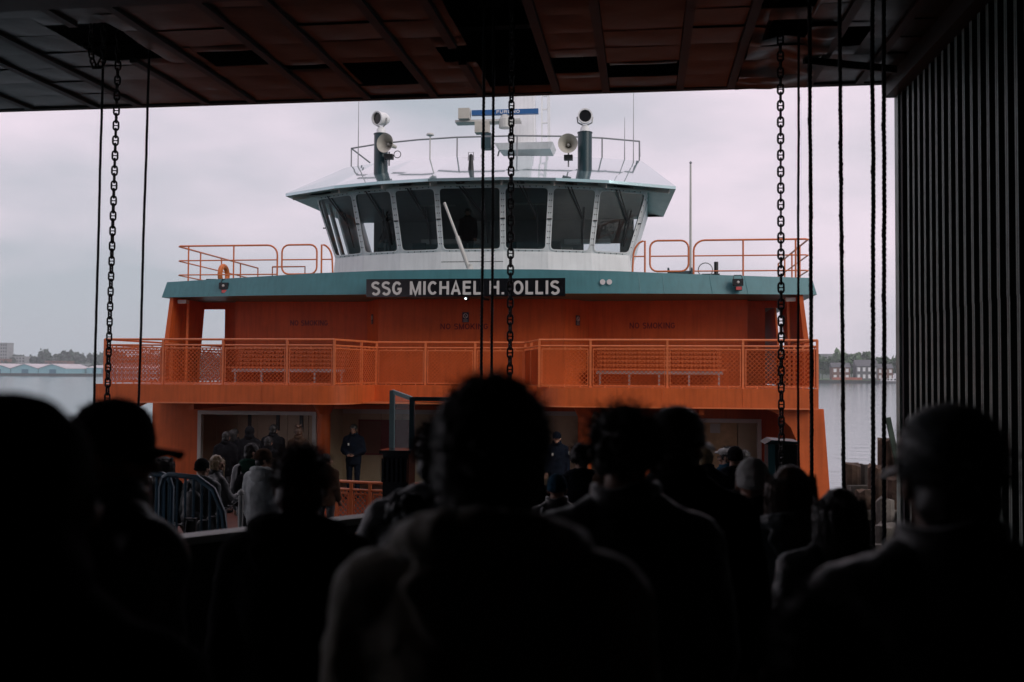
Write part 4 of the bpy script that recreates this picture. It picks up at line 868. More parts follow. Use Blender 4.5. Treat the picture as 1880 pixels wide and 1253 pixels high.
MB().tube([(-4.39, 10.5, ground_z(10.5)), (-4.39, 10.5, 0.43)], 0.028, 10).build('post', 'offwhite', st, 'auto'); MB().lathe([(0, 0.51), (0.035, 0.48), (0.04, 0.45), (0.0, 0.42)], 10, Matrix.Translation((-4.39, 10.5, 0))).build('ball_top', 'offwhite', st, 'auto')
MB().lathe([(0.18, 0), (0.17, 0.03), (0.04, 0.06)], 16, Matrix.Translation((-4.39, 10.5, ground_z(10.5)))).build('base', 'offwhite', st, 'auto')
for i in range(22):
    t_ = i / 21; b_ = MB(); x = -4.42 - 0.55 * t_; z = 0.40 - 0.05 * t_ - 0.7 * t_ * (1 - t_); y = 10.5 - 1.0 * t_
    b_.tube([(x + 0.022 * math.cos(a * PI / 3), y, z + 0.013 * math.sin(a * PI / 3)) if i % 2 else (x + 0.022 * math.cos(a * PI / 3), y + 0.013 * math.sin(a * PI / 3), z) for a in range(6)], 0.005, 4, closed=True); b_.build('chain_link', 'galv', st)
# divider with pale cap, chains hanging on it
dv = empty('ramp_divider', (-2.2, 6.3, ground_z(6.3)), 'black ramp divider with a pale cap behind the red haired person', 'divider')
A, B = Vector((-2.75, 5.45, 0.815)), Vector((-1.72, 7.25, 0.755))
MB().bar(A, B, 0.16, 0.045).build('cap_rail', 'offwhite', dv); MB().bar(A - Vector((0, 0, 0.62)), B - Vector((0, 0, 0.62)), 0.06, 1.18).build('panel', 'black', dv)
for t_ in (0.05, 0.35, 0.65, 0.95):
    c = A.lerp(B, t_); MB().bar((c.x, c.y, ground_z(c.y)), (c.x, c.y, c.z - 0.03), 0.09).build('post', 'black', dv)
sm = MB().tube([(0.016 * math.cos(a * PI / 4), 0, 0.026 * math.sin(a * PI / 4)) for a in range(8)], 0.006, 4, closed=True).mesh('small_link'); sm.materials.append(MATS['orange_ring'])
for t_ in (0.74, 0.84):
    c = A.lerp(B, t_)
    for k in range(9): inst('small_link', sm, dv, (c.x + 0.03, c.y - 0.08, c.z - 0.10 - k * 0.036), (0, 0, (k % 2) * PI / 2))
# glass windscreen and rack
ws = empty('glass_screen', (-3.3, 14.4, ground_z(14.4)), 'teal framed glass windscreen standing at the foot of the ramp', 'screen')
gz = ground_z(14.4); pA, pB, pC = (-3.70, 14.42, 1.53), (-3.37, 14.30, 1.43), (-2.2, 14.30, 1.43)
for (p, q) in ((pA, pB), (pB, pC)):
    p, q = Vector(p), Vector(q); fr = MB(); lo_ = Vector((0, 0, 0.02))
    fr.bar((p.x, p.y, gz), p, 0.07); fr.bar((q.x, q.y, gz), q, 0.06); fr.bar(p - lo_, q - lo_, 0.05, 0.06); fr.bar((p.x, p.y, 0.0), (q.x, q.y, 0.0), 0.05, 0.07); fr.build('frame', 'screen_frame' if p.x < -3.5 else 'teal_dark', ws)
    MB(False).add([(p.x, p.y, 0.0), (q.x, q.y, 0.0), tuple(q), tuple(p)], [(0, 1, 2, 3)]).build('pane', 'glass_clear', ws)
    MB().bar((p.x, p.y, -0.5), (q.x, q.y, -0.5), 0.03, 0.95).build('kick_panel', 'black', ws)
rk = empty('black_rack', (-3.45, 13.8, ground_z(13.8)), 'black slotted rack in front of the glass windscreen', 'rack')
MB().box(-3.62, -3.25, 13.6, 14.0, ground_z(13.8) - 0.02, 0.66).build('cabinet', 'blackgloss', rk); MB().box(-3.66, -3.21, 13.56, 14.04, 0.66, 0.71).build('top', 'blackgloss', rk)
tm = MB().box(-0.018, 0.018, -0.05, 0, -0.28, 0.05).mesh('peg'); tm.materials.append(MATS['blackgloss'])
for k in range(6): inst('peg', tm, rk, (-3.60 + k * 0.065, 13.58, 0.55))
# sloping-top kiosk on the right of the ramp
kx = empty('kiosk', (1.76, 13.5, ground_z(13.5)), 'dark kiosk with sloping lid below the right chain', 'kiosk'); g_ = ground_z(13.5)
MB().box(1.62, 1.98, 13.4, 13.9, g_ - 0.02, 0.88).build('body', 'black', kx); MB().extrude([(1.61, 13.395, g_), (1.61, 13.395, 0.88), (1.70, 13.395, 0.93), (1.70, 13.395, g_)], (0, 0.004, 0)).build('side_strip', 'teal', kx)
MB().extrude([(1.56, 13.34, 0.89), (1.65, 13.34, 0.945), (2.0, 13.34, 0.925), (2.0, 13.34, 0.895)], (0, 0.6, 0)).build('lid', 'teal_dark', kx)
MB().extrude([(1.675, 13.388, 0.2), (1.70, 13.388, 0.62), (1.715, 13.388, 0.2)], (0, 0.004, 0)).build('arrow_mark', 'tag_white', kx)
# timber piles and stringers right of the ferry
prn = random.Random(21)
def pile(x, y, zt, r_, mt, label, tilt=0.0, grp='timber piles beside the ferry slip'):
    b_ = MB(); n = 11; rings = []
    for i in range(9):
        z = WATER_Z - 0.5 + (zt - WATER_Z + 0.5) * i / 8
        rings.append([(x + tilt * (z - zt) + r_ * (1 + 0.09 * noise.noise((k * 0.9, z * 1.3, x * 7))) * math.cos(2 * PI * k / n), y + r_ * (1 + 0.09 * noise.noise((k * 0.9, z * 1.3, y * 5))) * math.sin(2 * PI * k / n), z + (prn.uniform(-0.04, 0.04) if i == 8 else 0)) for k in range(n)])
    vs = [v for q in rings for v in q] + [(x, y, zt + 0.02)]
    fs = [(i * n + k, i * n + (k + 1) % n, (i + 1) * n + (k + 1) % n, (i + 1) * n + k) for i in range(8) for k in range(n)] + [(8 * n + k, 8 * n + (k + 1) % n, 9 * n) for k in range(n)]
    o_ = b_.add(vs, fs).build('timber_pile', mt, org=(x, y, WATER_Z)); return tag(o_, label, 'pile', grp)
PL = [(3.24, 16.3, 0.40, .14, 'reddish timber pile nearest the ferry hull'), (3.47, 16.5, 0.36, .13, 'grey topped pile behind the nearest reddish one'), (3.50, 15.7, 0.42, .15, 'stout brown pile under the lone rope'),
      (3.72, 16.1, 0.80, .13, 'tall brown pile behind the twin ropes'), (3.20, 15.2, 0.10, .14, 'short pile with pale cut top by the ramp edge'), (3.42, 14.9, 0.02, .13, 'short dark pile second from the ramp edge'),
      (3.66, 15.2, 0.30, .14, 'mid height pile between stringers'), (3.90, 15.6, 0.45, .15, 'thick pile at the right of the group'), (3.95, 16.6, 0.55, .13, 'rear pile beside the corner of the wall'),
      (3.28, 14.3, -0.25, .14, 'low broken pile closest to the roof edge'), (3.52, 14.2, -0.35, .13, 'low pile beside the plank walk'), (3.75, 14.5, -0.1, .14, 'low pile by the white plank')]
for i, (x, y, z, r_, lab) in enumerate(PL): pile(x, y, z, r_, 'pile_weathered' if i % 4 == 1 else 'pile', lab)
for (p, q, lab) in (((3.15, 16.05, 0.02), (4.3, 16.4, 0.02), 'grey horizontal timber across the tall piles'), ((3.1, 14.95, -0.22), (4.3, 15.35, -0.2), 'weathered stringer lashed across the middle piles'), ((3.05, 14.05, -0.55), (4.2, 14.3, -0.55), 'lowest stringer by the roof edge'), ((3.6, 14.0, -0.3), (3.85, 16.4, -0.1), 'pale walkway plank running between the piles'), ((3.72, 14.0, -0.32), (3.98, 16.4, -0.12), 'second pale walkway plank beside the first')):
    o = MB().bar(p, q, 0.13, 0.13).build('timber_beam', 'pile_weathered', org=p); tag(o, lab, 'beam', 'timbers of the slip fender')
for x, y, z, dx, lab in ((3.92, 15.9, 1.15, 0.22, 'leaning green stake right of the twin ropes'), (4.02, 15.9, 1.12, 0.0, 'upright green stake beside the wall corner')):
    o = MB().bar((x - dx * 0.0 + 0.12 * (dx > 0), y, -0.6), (x - dx, y, z), 0.07).build('stake', 'algae', org=(x, y, -0.6)); tag(o, lab, 'stake')

# ================================================================== PEOPLE
_bm = bmesh.new(); bmesh.ops.create_icosphere(_bm, subdivisions=2, radius=1.0)
ICO_V = np.array([v.co[:] for v in _bm.verts]); ICO_F = [tuple(v.index for v in f.verts) for f in _bm.faces]; _bm.free()
class Blob(MB):
    """closed volumes that a voxel remesh welds into one skin"""
    def ell(s, c, r_, M=None):
        v = ICO_V * np.array(r_)
        if M is not None: v = v @ np.array(M.to_3x3()).T
        return s.add([tuple(x) for x in v + np.array(c)], ICO_F)
    def limb(s, p, q, r0, r1, n=5, ry=1.0):
        p, q = np.array(p, float), np.array(q, float)
        m_ = max(n, int(np.linalg.norm(q - p) / (0.6 * min(r0, r1))) + 1)
        for i in range(m_ + 1):
            t_ = i / m_; r_ = r0 + (r1 - r0) * t_; s.ell(p + (q - p) * t_, (r_, r_ * ry, r_))
        return s
    def loft(s, rings, n=20):
        vs = [(cx + rx * math.copysign(abs(math.cos(2 * PI * k / n)) ** 0.85, math.cos(2 * PI * k / n)), cy + ry * math.sin(2 * PI * k / n), z) for (z, rx, ry, cx, cy) in rings for k in range(n)]
        m_ = len(rings); fs = [(i * n + k, i * n + (k + 1) % n, (i + 1) * n + (k + 1) % n, (i + 1) * n + k) for i in range(m_ - 1) for k in range(n)]
        return s.add(vs, fs + [tuple(range(n))[::-1], tuple(range((m_ - 1) * n, m_ * n))])
clouds = {}
def cloudtex(sz):
    if sz not in clouds:
        t_ = bpy.data.textures.new('folds_%d' % int(sz * 1000), 'CLOUDS'); t_.noise_scale = sz; t_.noise_depth = 2; clouds[sz] = t_
    return clouds[sz]
JOBS = []
def weld(blob, vox, smooth=4, folds=0.0, fsz=0.1):
    """queue a remesh job; filled in by run_jobs"""
    me = bpy.data.meshes.new('weld'); me.from_pydata(blob.v, [], blob.f)
    o_ = bpy.data.objects.new('weld', me); COL.objects.link(o_)
    m_ = o_.modifiers.new('r', 'REMESH'); m_.mode = 'VOXEL'; m_.voxel_size = vox
    if smooth: s_ = o_.modifiers.new('s', 'SMOOTH'); s_.factor = 0.5; s_.iterations = smooth
    if folds: d = o_.modifiers.new('d', 'DISPLACE'); d.texture = cloudtex(fsz); d.strength = folds; d.mid_level = 0.5
    J = {'o': o_}; JOBS.append(J); return J
def run_jobs():
    bpy.context.view_layer.update(); dg = bpy.context.evaluated_depsgraph_get()
    for J in JOBS:
        if 'v' in J: continue
        e = J['o'].evaluated_get(dg); me = e.to_mesh(); n = len(me.vertices)
        a = np.empty(n * 3); me.vertices.foreach_get('co', a); J['v'] = a.reshape(-1, 3)
        J['f'] = [tuple(p.vertices) for p in me.polygons]; e.to_mesh_clear()
    for J in JOBS:
        if J['o']: m_ = J['o'].data; bpy.data.objects.remove(J['o']); bpy.data.meshes.remove(m_); J['o'] = None
# ---- shared head (face +y, centre of skull at origin) and hand (fingers -z)
hb = Blob(); hb.ell((0, -0.01, 0.02), (0.076, 0.096, 0.098)); hb.ell((0, 0.03, -0.035), (0.060, 0.062, 0.075)); hb.ell((0, 0.052, -0.085), (0.036, 0.036, 0.026))
hb.limb((0, 0.085, 0.01), (0, 0.112, -0.030), 0.009, 0.015); hb.ell((0.012, 0.098, -0.034), (0.010, 0.012, 0.009)); hb.ell((-0.012, 0.098, -0.034), (0.010, 0.012, 0.009))
hb.ell((0, 0.086, -0.062), (0.024, 0.012, 0.007)); hb.ell((0, 0.085, -0.074), (0.021, 0.011, 0.007)); hb.ell((0, 0.075, 0.022), (0.055, 0.02, 0.010))
for s_ in (-1, 1):
    hb.ell((s_ * 0.030, 0.078, 0.006), (0.014, 0.010, 0.010)); hb.ell((s_ * 0.045, 0.062, -0.025), (0.022, 0.020, 0.020))
    hb.ell((s_ * 0.080, -0.008, -0.008), (0.008, 0.020, 0.032), Matrix.Rotation(s_ * 0.35, 3, 'Z')); hb.ell((s_ * 0.078, 0.0, -0.032), (0.008, 0.010, 0.012))
HEADJ = weld(hb, 0.0065, 2)
nb_ = Blob(); nb_.ell((0, 0, -0.045), (0.042, 0.016, 0.048)); nb_.limb((0, 0, 0.05), (0, 0, -0.02), 0.026, 0.030)
for x, l_ in ((-0.030, 0.066), (-0.010, 0.078), (0.011, 0.074), (0.031, 0.056)):
    nb_.limb((x, 0, -0.08), (x * 1.08, 0.010, -0.085 - l_ * 0.5), 0.0095, 0.009); nb_.limb((x * 1.08, 0.010, -0.085 - l_ * 0.5), (x * 1.05, 0.034, -0.085 - l_ * 0.9), 0.009, 0.0075)
nb_.limb((-0.030, 0.006, -0.02), (-0.058, 0.022, -0.055), 0.013, 0.011); nb_.limb((-0.058, 0.022, -0.055), (-0.062, 0.036, -0.088), 0.011, 0.009)
HANDJ = weld(nb_, 0.0065, 2)
PEOPLE = []
def xf(verts, M): return (np.array(M.to_3x3()) @ np.array(verts).T).T + np.array(M.translation)
def person(label, X, Y, H, face=0.0, turn=0.0, nod=0.0, jacket='cloth_black', trousers='cloth_char', skin='skin_a', hair='short', hcol='hair_dark',
           hat=None, hatcol='cloth_black', hood=None, hoodcol=None, build=1.0, puff=0.03, elbows=None, wrists=None, pack=None, beard=False, vox=0.016, z=None, lean=0.0, extras=(), sc_head=1.0):
    PEOPLE.append(dict(locals()))
def make_hair(style, r_):
    b_ = Blob(); strands = []
    if style == 'short': b_.ell((0, -0.016, 0.032), (0.088, 0.104, 0.102)); b_.ell((0, -0.042, -0.03), (0.080, 0.072, 0.072))
    elif style == 'afro':
        b_.ell((0, -0.016, 0.035), (0.100, 0.112, 0.106)); b_.ell((0, -0.035, -0.02), (0.098, 0.088, 0.090)); b_.ell((0, -0.045, -0.07), (0.080, 0.07, 0.06))
    elif style == 'curly':
        for _ in range(60):
            a = r_.uniform(0, 2 * PI); ph = r_.uniform(-0.5, 1); c = math.sqrt(max(0, 1 - ph * ph)); d = Vector((math.cos(a) * c, math.sin(a) * c, ph))
            if d.y > 0.55 and d.z < 0.5: continue
            b_.ell((d.x * 0.082, -0.015 + d.y * 0.098, 0.03 + d.z * 0.10), (0.028, 0.028, 0.026))
        b_.ell((0, -0.016, 0.030), (0.085, 0.102, 0.100))
    elif style in ('bob', 'long', 'bigcurly'):
        w = 1.25 if style == 'bigcurly' else 1.0; low = {'bob': -0.16, 'long': -0.30, 'bigcurly': -0.22}[style]
        b_.ell((0, -0.014, 0.028), (0.088 * w, 0.104 * w, 0.102))
        for a in np.linspace(-2.3, 2.3, 12):
            x, y = math.sin(a) * 0.088 * w, -0.012 - math.cos(a) * 0.095 * w
            b_.limb((x * 0.98, y, 0.03), (x * (1.22 if style == 'bigcurly' else 1.08), y - 0.01, low * (1 - 0.22 * abs(a) / 2.3)), 0.030, 0.022)
        if style == 'bigcurly':
            for _ in range(70):
                a = r_.uniform(-2.4, 2.4); zz = r_.uniform(low, 0.10); rr_ = 0.105 + 0.03 * (0.1 - zz); b_.ell((math.sin(a) * rr_, -0.012 - math.cos(a) * rr_, zz), (0.026, 0.026, 0.026))
    elif style == 'bun':
        b_.ell((0, -0.016, 0.030), (0.083, 0.100, 0.098)); b_.ell((0, -0.045, -0.01), (0.074, 0.068, 0.062)); b_.ell((0, -0.06, 0.14), (0.05, 0.05, 0.045))
        for k in range(10): a = k * 0.63; b_.limb((math.cos(a) * 0.03, -0.06 + math.sin(a) * 0.03, 0.14), (math.cos(a) * 0.085, -0.06 + math.sin(a) * 0.07, 0.17 + 0.04 * math.sin(k * 2.1)), 0.016, 0.010)
    return b_
def strands(style, r_, n):
    """loose hairs: thin three-sided tufts that break the outline"""
    b_ = MB()
    for _ in range(n):
        if style in ('long', 'bob', 'bigcurly'):
            a = r_.uniform(-2.2, 2.2); w = 1.22 if style == 'bigcurly' else 1.0; x, y = math.sin(a) * 0.105 * w, -0.012 - math.cos(a) * 0.115 * w; z0 = r_.uniform(-0.05, 0.09)
            L_ = {'bob': 0.14, 'long': 0.27, 'bigcurly': 0.12}[style] * r_.uniform(0.6, 1.1); k = 1.0 + r_.uniform(0, 0.14)
            sw = 0.012 if style == 'bigcurly' else 0.004
            pts = [(x * (1 + (k - 1) * j / 4) + sw * math.sin(j * 2 + a * 9), y * (1 + (k - 1) * j / 4) - 0.004 * j + sw * math.cos(j * 2 + a * 7), z0 - L_ * j / 4) for j in range(5)]
        else:
            a = r_.uniform(0, 2 * PI); ph = r_.uniform(-0.3, 1); c = math.sqrt(1 - ph * ph); d = Vector((math.cos(a) * c, math.sin(a) * c, ph))
            if d.y > 0.5 and d.z < 0.5: continue
            p = Vector((d.x * 0.084, -0.016 + d.y * 0.101, 0.03 + d.z * 0.099)); t_ = Vector((r_.uniform(-1, 1), r_.uniform(-1, 1), r_.uniform(-1, 0.6))); L_ = {'short': 0.024, 'afro': 0.022, 'curly': 0.055, 'bun': 0.035}.get(style, 0.02)
            pts = [p, p + d * L_ * 0.6 + t_ * L_ * 0.2, p + d * L_ * 0.9 + t_ * L_ * 0.7]
        m_ = len(pts); b_.tube(pts, [0.0016 * (1 - 0.7 * j / (m_ - 1)) for j in range(m_)], 3, cap=False)
    return b_
def finish_people():
    todo = []
    for i, p in enumerate(PEOPLE):
        r_ = random.Random(100 + i); s = p['H'] / 1.75; bl = p['build']; pf = p['puff']; vx = p['vox']
        EL = p['elbows'] or ((-0.228 * bl, -0.03, 1.13), (0.228 * bl, -0.03, 1.13)); WR = p['wrists'] or ((-0.24, 0.07, 0.90), (0.24, 0.07, 0.90))
        SH = ((-0.185 * bl, 0, 1.405), (0.185 * bl, 0, 1.405))
        body = Blob(); body.loft([(0.86, 0.13, 0.09, 0, 0), (0.95, 0.155, 0.11, 0, -0.005), (1.07, 0.135, 0.10, 0, 0), (1.25, 0.155, 0.11, 0, 0), (1.36, 0.165, 0.10, 0, 0), (1.44, 0.11, 0.075, 0, 0), (1.48, 0.06, 0.06, 0, 0)])
        body.limb((0, 0.0, 1.44), (0, 0.012, 1.58), 0.072, 0.064)
        for k in (0, 1):
            body.limb(SH[k], EL[k], 0.05, 0.042); body.limb(EL[k], WR[k], 0.042, 0.028)
            x = (-1, 1)[k] * 0.09; body.limb((x, 0, 0.90), (x * 1.05, 0.01, 0.48), 0.082, 0.055); body.limb((x * 1.05, 0.01, 0.48), (x * 1.05, -0.015, 0.09), 0.055, 0.038); body.limb((x * 1.05, -0.03, 0.045), (x * 1.25, 0.13, 0.035), 0.042, 0.033)
        jk = Blob(); q = pf
        jk.loft([(0.80, 0.15 * bl + q, 0.105 + q, 0, 0), (0.92, 0.165 * bl + q, 0.12 + q, 0, -0.005), (1.08, 0.155 * bl + q, 0.112 + q, 0, 0), (1.25, 0.172 * bl + q, 0.122 + q, 0, 0), (1.36, 0.178 * bl + q * 0.8, 0.112 + q, 0, -0.005), (1.43, 0.14 * bl + q * 0.6, 0.09 + q * .8, 0, -0.008), (1.485, 0.095 + q * 0.3, 0.085 + q * 0.4, 0, -0.004), (1.545, 0.080 + q * .2, 0.080 + q * .2, 0, 0.002)])
        for k in (0, 1):
            jk.limb((SH[k][0] * 0.25, -0.01, 1.485), (SH[k][0] * 0.95, -0.005, 1.42), 0.062 + q * .35, 0.055 + q * .5)
            jk.limb((SH[k][0] * 0.8, 0, 1.36), (EL[k][0] * 0.82, EL[k][1] * .6, 1.10), 0.075 + q * .6, 0.06 + q * .6)
            jk.ell(SH[k], (0.062 + q * .7, 0.062 + q * .7, 0.058 + q * .5)); jk.limb(SH[k], EL[k], 0.056 + q * .7, 0.050 + q * .6); jk.limb(EL[k], WR[k], 0.050 + q * .6, 0.038 + q * .4)
        tr_ = Blob(); tr_.ell((0, 0, 0.93), (0.165, 0.125, 0.10))
        for k in (0, 1):
            x = (-1, 1)[k] * 0.092; tr_.limb((x, 0, 0.92), (x * 1.05, 0.01, 0.48), 0.096, 0.070); tr_.limb((x * 1.05, 0.01, 0.48), (x * 1.08, -0.01, 0.07), 0.070, 0.062)
        d = {'p': p, 's': s, 'r': r_, 'body': weld(body, max(vx, 0.014), 3), 'jacket': weld(jk, vx, 13, 0.028, 0.10), 'trousers': weld(tr_, max(vx, 0.018), 4, 0.02, 0.11)}
        if p['hair']: d['hair'] = weld(make_hair(p['hair'], r_), 0.008 if vx < 0.014 else 0.010, 1, 0.012 if p['hair'] in ('short', 'long', 'bob') else 0.02, 0.02 if p['hair'] != 'long' else 0.03)
        if p['hood'] == 'down':
            b_ = Blob()
            for a in np.linspace(-2.2, 2.2, 13): b_.ell((math.sin(a) * (0.122 + q * .3), -0.005 - math.cos(a) * (0.108 + q * .3), 1.505 + 0.030 * math.cos(a * 1.3) - 0.02 * (abs(a) > 1.6)), (0.040, 0.040, 0.042))
            b_.ell((0, -0.110 - q * .5, 1.45), (0.135, 0.034, 0.05)); b_.ell((0, -0.115 - q * .5, 1.41), (0.105, 0.030, 0.055)); b_.ell((0, -0.118 - q * .5, 1.365), (0.065, 0.026, 0.045)); d['hood'] = weld(b_, vx, 7, 0.014, 0.09)
        elif p['hood'] == 'up':
            b_ = Blob(); b_.ell((0, -0.02, 1.655), (0.108, 0.118, 0.128)); b_.ell((0, -0.03, 1.54), (0.115, 0.11, 0.10)); d['hood'] = weld(b_, vx, 3, 0.022, 0.07)
        elif p['hood'] == 'fur':
            b_ = Blob()
            for a in np.linspace(-2.4, 2.4, 26): b_.ell((math.sin(a) * 0.15, -0.01 - math.cos(a) * 0.13, 1.46 + 0.02 * r_.uniform(-1, 1)), (0.045, 0.045, 0.05))
            d['hood'] = weld(b_, vx, 1, 0.05, 0.03)
        if p['hat'] == 'beanie':
            b_ = Blob(); b_.ell((0, -0.014, 0.048), (0.089, 0.106, 0.096)); b_.ell((0, -0.016, 0.02), (0.092, 0.108, 0.034)); b_.ell((0, -0.03, 0.0), (0.091, 0.10, 0.03)); d['hat'] = weld(b_, 0.008, 2, 0.008, 0.03)
        elif p['hat'] == 'beret':
            b_ = Blob(); b_.ell((0, -0.01, 0.075), (0.105, 0.125, 0.045)); b_.ell((0, 0.0, 0.05), (0.088, 0.105, 0.04)); b_.ell((0, 0.11, 0.055), (0.07, 0.05, 0.014)); d['hat'] = weld(b_, 0.008, 2, 0.006, 0.03)
        if p['pack']:
            b_ = Blob(); b_.ell((0, -0.225 - q, 1.20), (0.145, 0.085, 0.20)); b_.ell((0, -0.235 - q, 1.06), (0.15, 0.095, 0.12)); b_.ell((0, -0.30 - q, 1.08), (0.10, 0.04, 0.10)); d['pack'] = weld(b_, 0.014, 3, 0.012, 0.06)
        todo.append(d)
    run_jobs()
    for d in todo:
        p, s, r_ = d['p'], d['s'], d['r']; q = p['puff']
        zg = ground_z(p['Y']) if p['z'] is None else p['z']
        e = empty('person', (p['X'], p['Y'], zg), p['label'], 'person', None)
        e.rotation_euler = (0, 0, p['face'])
        def child(name, v, f, mt, par=None):
            me = bpy.data.meshes.new(name); me.from_pydata([tuple(x) for x in np.array(v) * s], [], f); me.shade_smooth(); me.materials.append(MATS[mt])
            o_ = bpy.data.objects.new(name, me); COL.objects.link(o_); o_.parent = par or e; return o_
        HM = Matrix.Translation((0, 0.022, 1.635)) @ Matrix.Rotation(p['turn'], 4, 'Z') @ Matrix.Rotation(-p['nod'], 4, 'X') @ Matrix.Scale(p['sc_head'], 4)
        EL = p['elbows'] or ((-0.228 * p['build'], -0.03, 1.13), (0.228 * p['build'], -0.03, 1.13)); WR = p['wrists'] or ((-0.24, 0.07, 0.90), (0.24, 0.07, 0.90))
        V = list(map(tuple, d['body']['v'])); F_ = list(d['body']['f'])
        def app(v, f): k = len(V); V.extend(map(tuple, v)); F_.extend(tuple(i + k for i in x) for x in f)
        app(xf(HEADJ['v'], HM), HEADJ['f'])
        for k in (0, 1):
            w, el = Vector(WR[k]), Vector(EL[k]); zz = (el - w).normalized(); xx = Vector((1, 0, 0)); yy = zz.cross(xx).normalized(); xx = yy.cross(zz)
            M = Matrix((( xx.x, yy.x, zz.x, w.x), (xx.y, yy.y, zz.y, w.y), (xx.z, yy.z, zz.z, w.z), (0, 0, 0, 1)))
            hv = np.array(HANDJ['v']).copy()
            if k == 0: hv[:, 0] *= -1
            f_ = HANDJ['f'] if k == 1 else [x[::-1] for x in HANDJ['f']]
            app(xf(hv, M), f_)
        child('body', V, F_, p['skin'])
        child('trousers', d['trousers']['v'], d['trousers']['f'], p['trousers'])
        jo = child('jacket', d['jacket']['v'], d['jacket']['f'], p['jacket'])
        for k in (-1, 1):
            sb_ = Blob(); sb_.limb((k * 0.095, -0.04, 0.045), (k * 0.115, 0.14, 0.038), 0.050, 0.042); child('shoe', sb_.v, sb_.f, 'cloth_black')
        if p['hair']:
            sv = strands(p['hair'], r_, 1100 if p['vox'] < 0.0135 else 420); hv, hf = list(d['hair']['v']), list(d['hair']['f']); k = len(hv); hv += sv.v; hf += [tuple(i + k for i in x) for x in sv.f]
            child('hair', xf(hv, HM), hf, p['hcol'])
        if p['beard']:
            b_ = Blob(); b_.ell((0, 0.045, -0.085), (0.055, 0.052, 0.040)); child('beard', xf(b_.v, HM), b_.f, p['hcol'])
        if 'hood' not in d:
            r0 = 0.086 + q * 0.25; b_ = MB().lathe([(r0 + 0.012, 1.49), (r0 + 0.004, 1.565), (r0 - 0.006, 1.572), (r0 - 0.012, 1.56), (r0 - 0.008, 1.49)], 22, Matrix.Diagonal((1, 0.98, 1, 1)))
            b_.v = [(x, y, zz + 0.012 * math.sin(3 * x / r0 + p['X']) - 0.10 * max(0, y) * (zz > 1.5)) for x, y, zz in b_.v]; child('collar', b_.v, b_.f, p['jacket'])
        if 'hood' in d: child('hood', d['hood']['v'], d['hood']['f'], p['hoodcol'] or p['jacket'])
        if 'hat' in d: child('hat', xf(d['hat']['v'], HM), d['hat']['f'], p['hatcol'])
        if p['hat'] == 'cap':
            b_ = MB(); prof = [(0.093, -0.012), (0.094, 0.02), (0.088, 0.06), (0.070, 0.096), (0.040, 0.117), (0.0, 0.125)]
            b_.lathe(prof, 24, Matrix.Translation((0, -0.012, 0.022)) @ Matrix.Diagonal((1, 1.18, 1, 1)))
            co_ = child('cap', xf(b_.v, HM), b_.f, p['hatcol'])
            br = MB(); n = 10; vs = []
            for zz in (0.0, -0.006):
                for k in range(n + 1):
                    a = -1.05 + 2.1 * k / n; vs.append((math.sin(a) * 0.088, 0.066 + math.cos(a) * 0.028, 0.024 - 0.02 * (a / 1.05) ** 2 + zz)); vs.append((math.sin(a) * 0.092, 0.085 + math.cos(a) * 0.095, 0.014 - 0.024 * (a / 1.05) ** 2 + zz))
            m_ = 2 * (n + 1); fs = [(2 * k, 2 * k + 1, 2 * k + 3, 2 * k + 2) for k in range(n)]; fs += [tuple(i + m_ for i in f)[::-1] for f in fs] + [(2 * k + 1, m_ + 2 * k + 1, m_ + 2 * k + 3, 2 * k + 3) for k in range(n)]
            br.add(vs, fs); child('brim', xf(br.v, HM), br.f, p['hatcol'])
        if 'pack' in d:
            child('backpack', d['pack']['v'], d['pack']['f'], p['pack'])
            for k in (-1, 1):
                b_ = MB().tube([(k * 0.10, -0.17 - q, 1.33), (k * 0.11, -0.11 - q, 1.44 + q * .4), (k * 0.115, 0.0, 1.475 + q * .5), (k * 0.12, 0.10 + q, 1.40), (k * 0.12, 0.15 + q, 1.25)], 0.022, 6); child('strap', b_.v, b_.f, p['pack'])
        for fn in p['extras']: fn(child, HM, p)
def badge(child, HM, p):
    b_ = MB().box(0.06, 0.10, 0.165, 0.175, 1.26, 1.32); child('badge', b_.v, b_.f, 'horn')
    for k in (-1, 1): b_ = MB().box(k * 0.262 - 0.004, k * 0.262 + 0.004, -0.03, 0.03, 1.28, 1.35); child('shoulder_patch', b_.v, b_.f, 'horn')
def scarf(child, HM, p):
    b_ = Blob()
    for a in np.linspace(-PI, PI, 18): b_.ell((math.sin(a) * 0.095, -math.cos(a) * 0.088, 1.51 + 0.012 * math.sin(a * 3)), (0.030, 0.030, 0.030))
    child('collar', b_.v, b_.f, 'cloth_white')
def glasses(child, HM, p):
    b_ = MB()
    for k in (-1, 1): b_.tube([(k * 0.032 + 0.02 * math.cos(a * PI / 5), 0.102, 0.004 + 0.016 * math.sin(a * PI / 5)) for a in range(10)], 0.003, 4, closed=True); b_.tube([(k * 0.052, 0.1, 0.006), (k * 0.083, 0.0, 0.006)], 0.003, 4)
    child('glasses', xf(b_.v, HM), b_.f, 'black')
FWD = ((-0.26, 0.02, 1.14), (0.26, 0.02, 1.14)); FWW = ((-0.16, 0.26, 1.16), (0.16, 0.26, 1.16))
N_ = 0.013
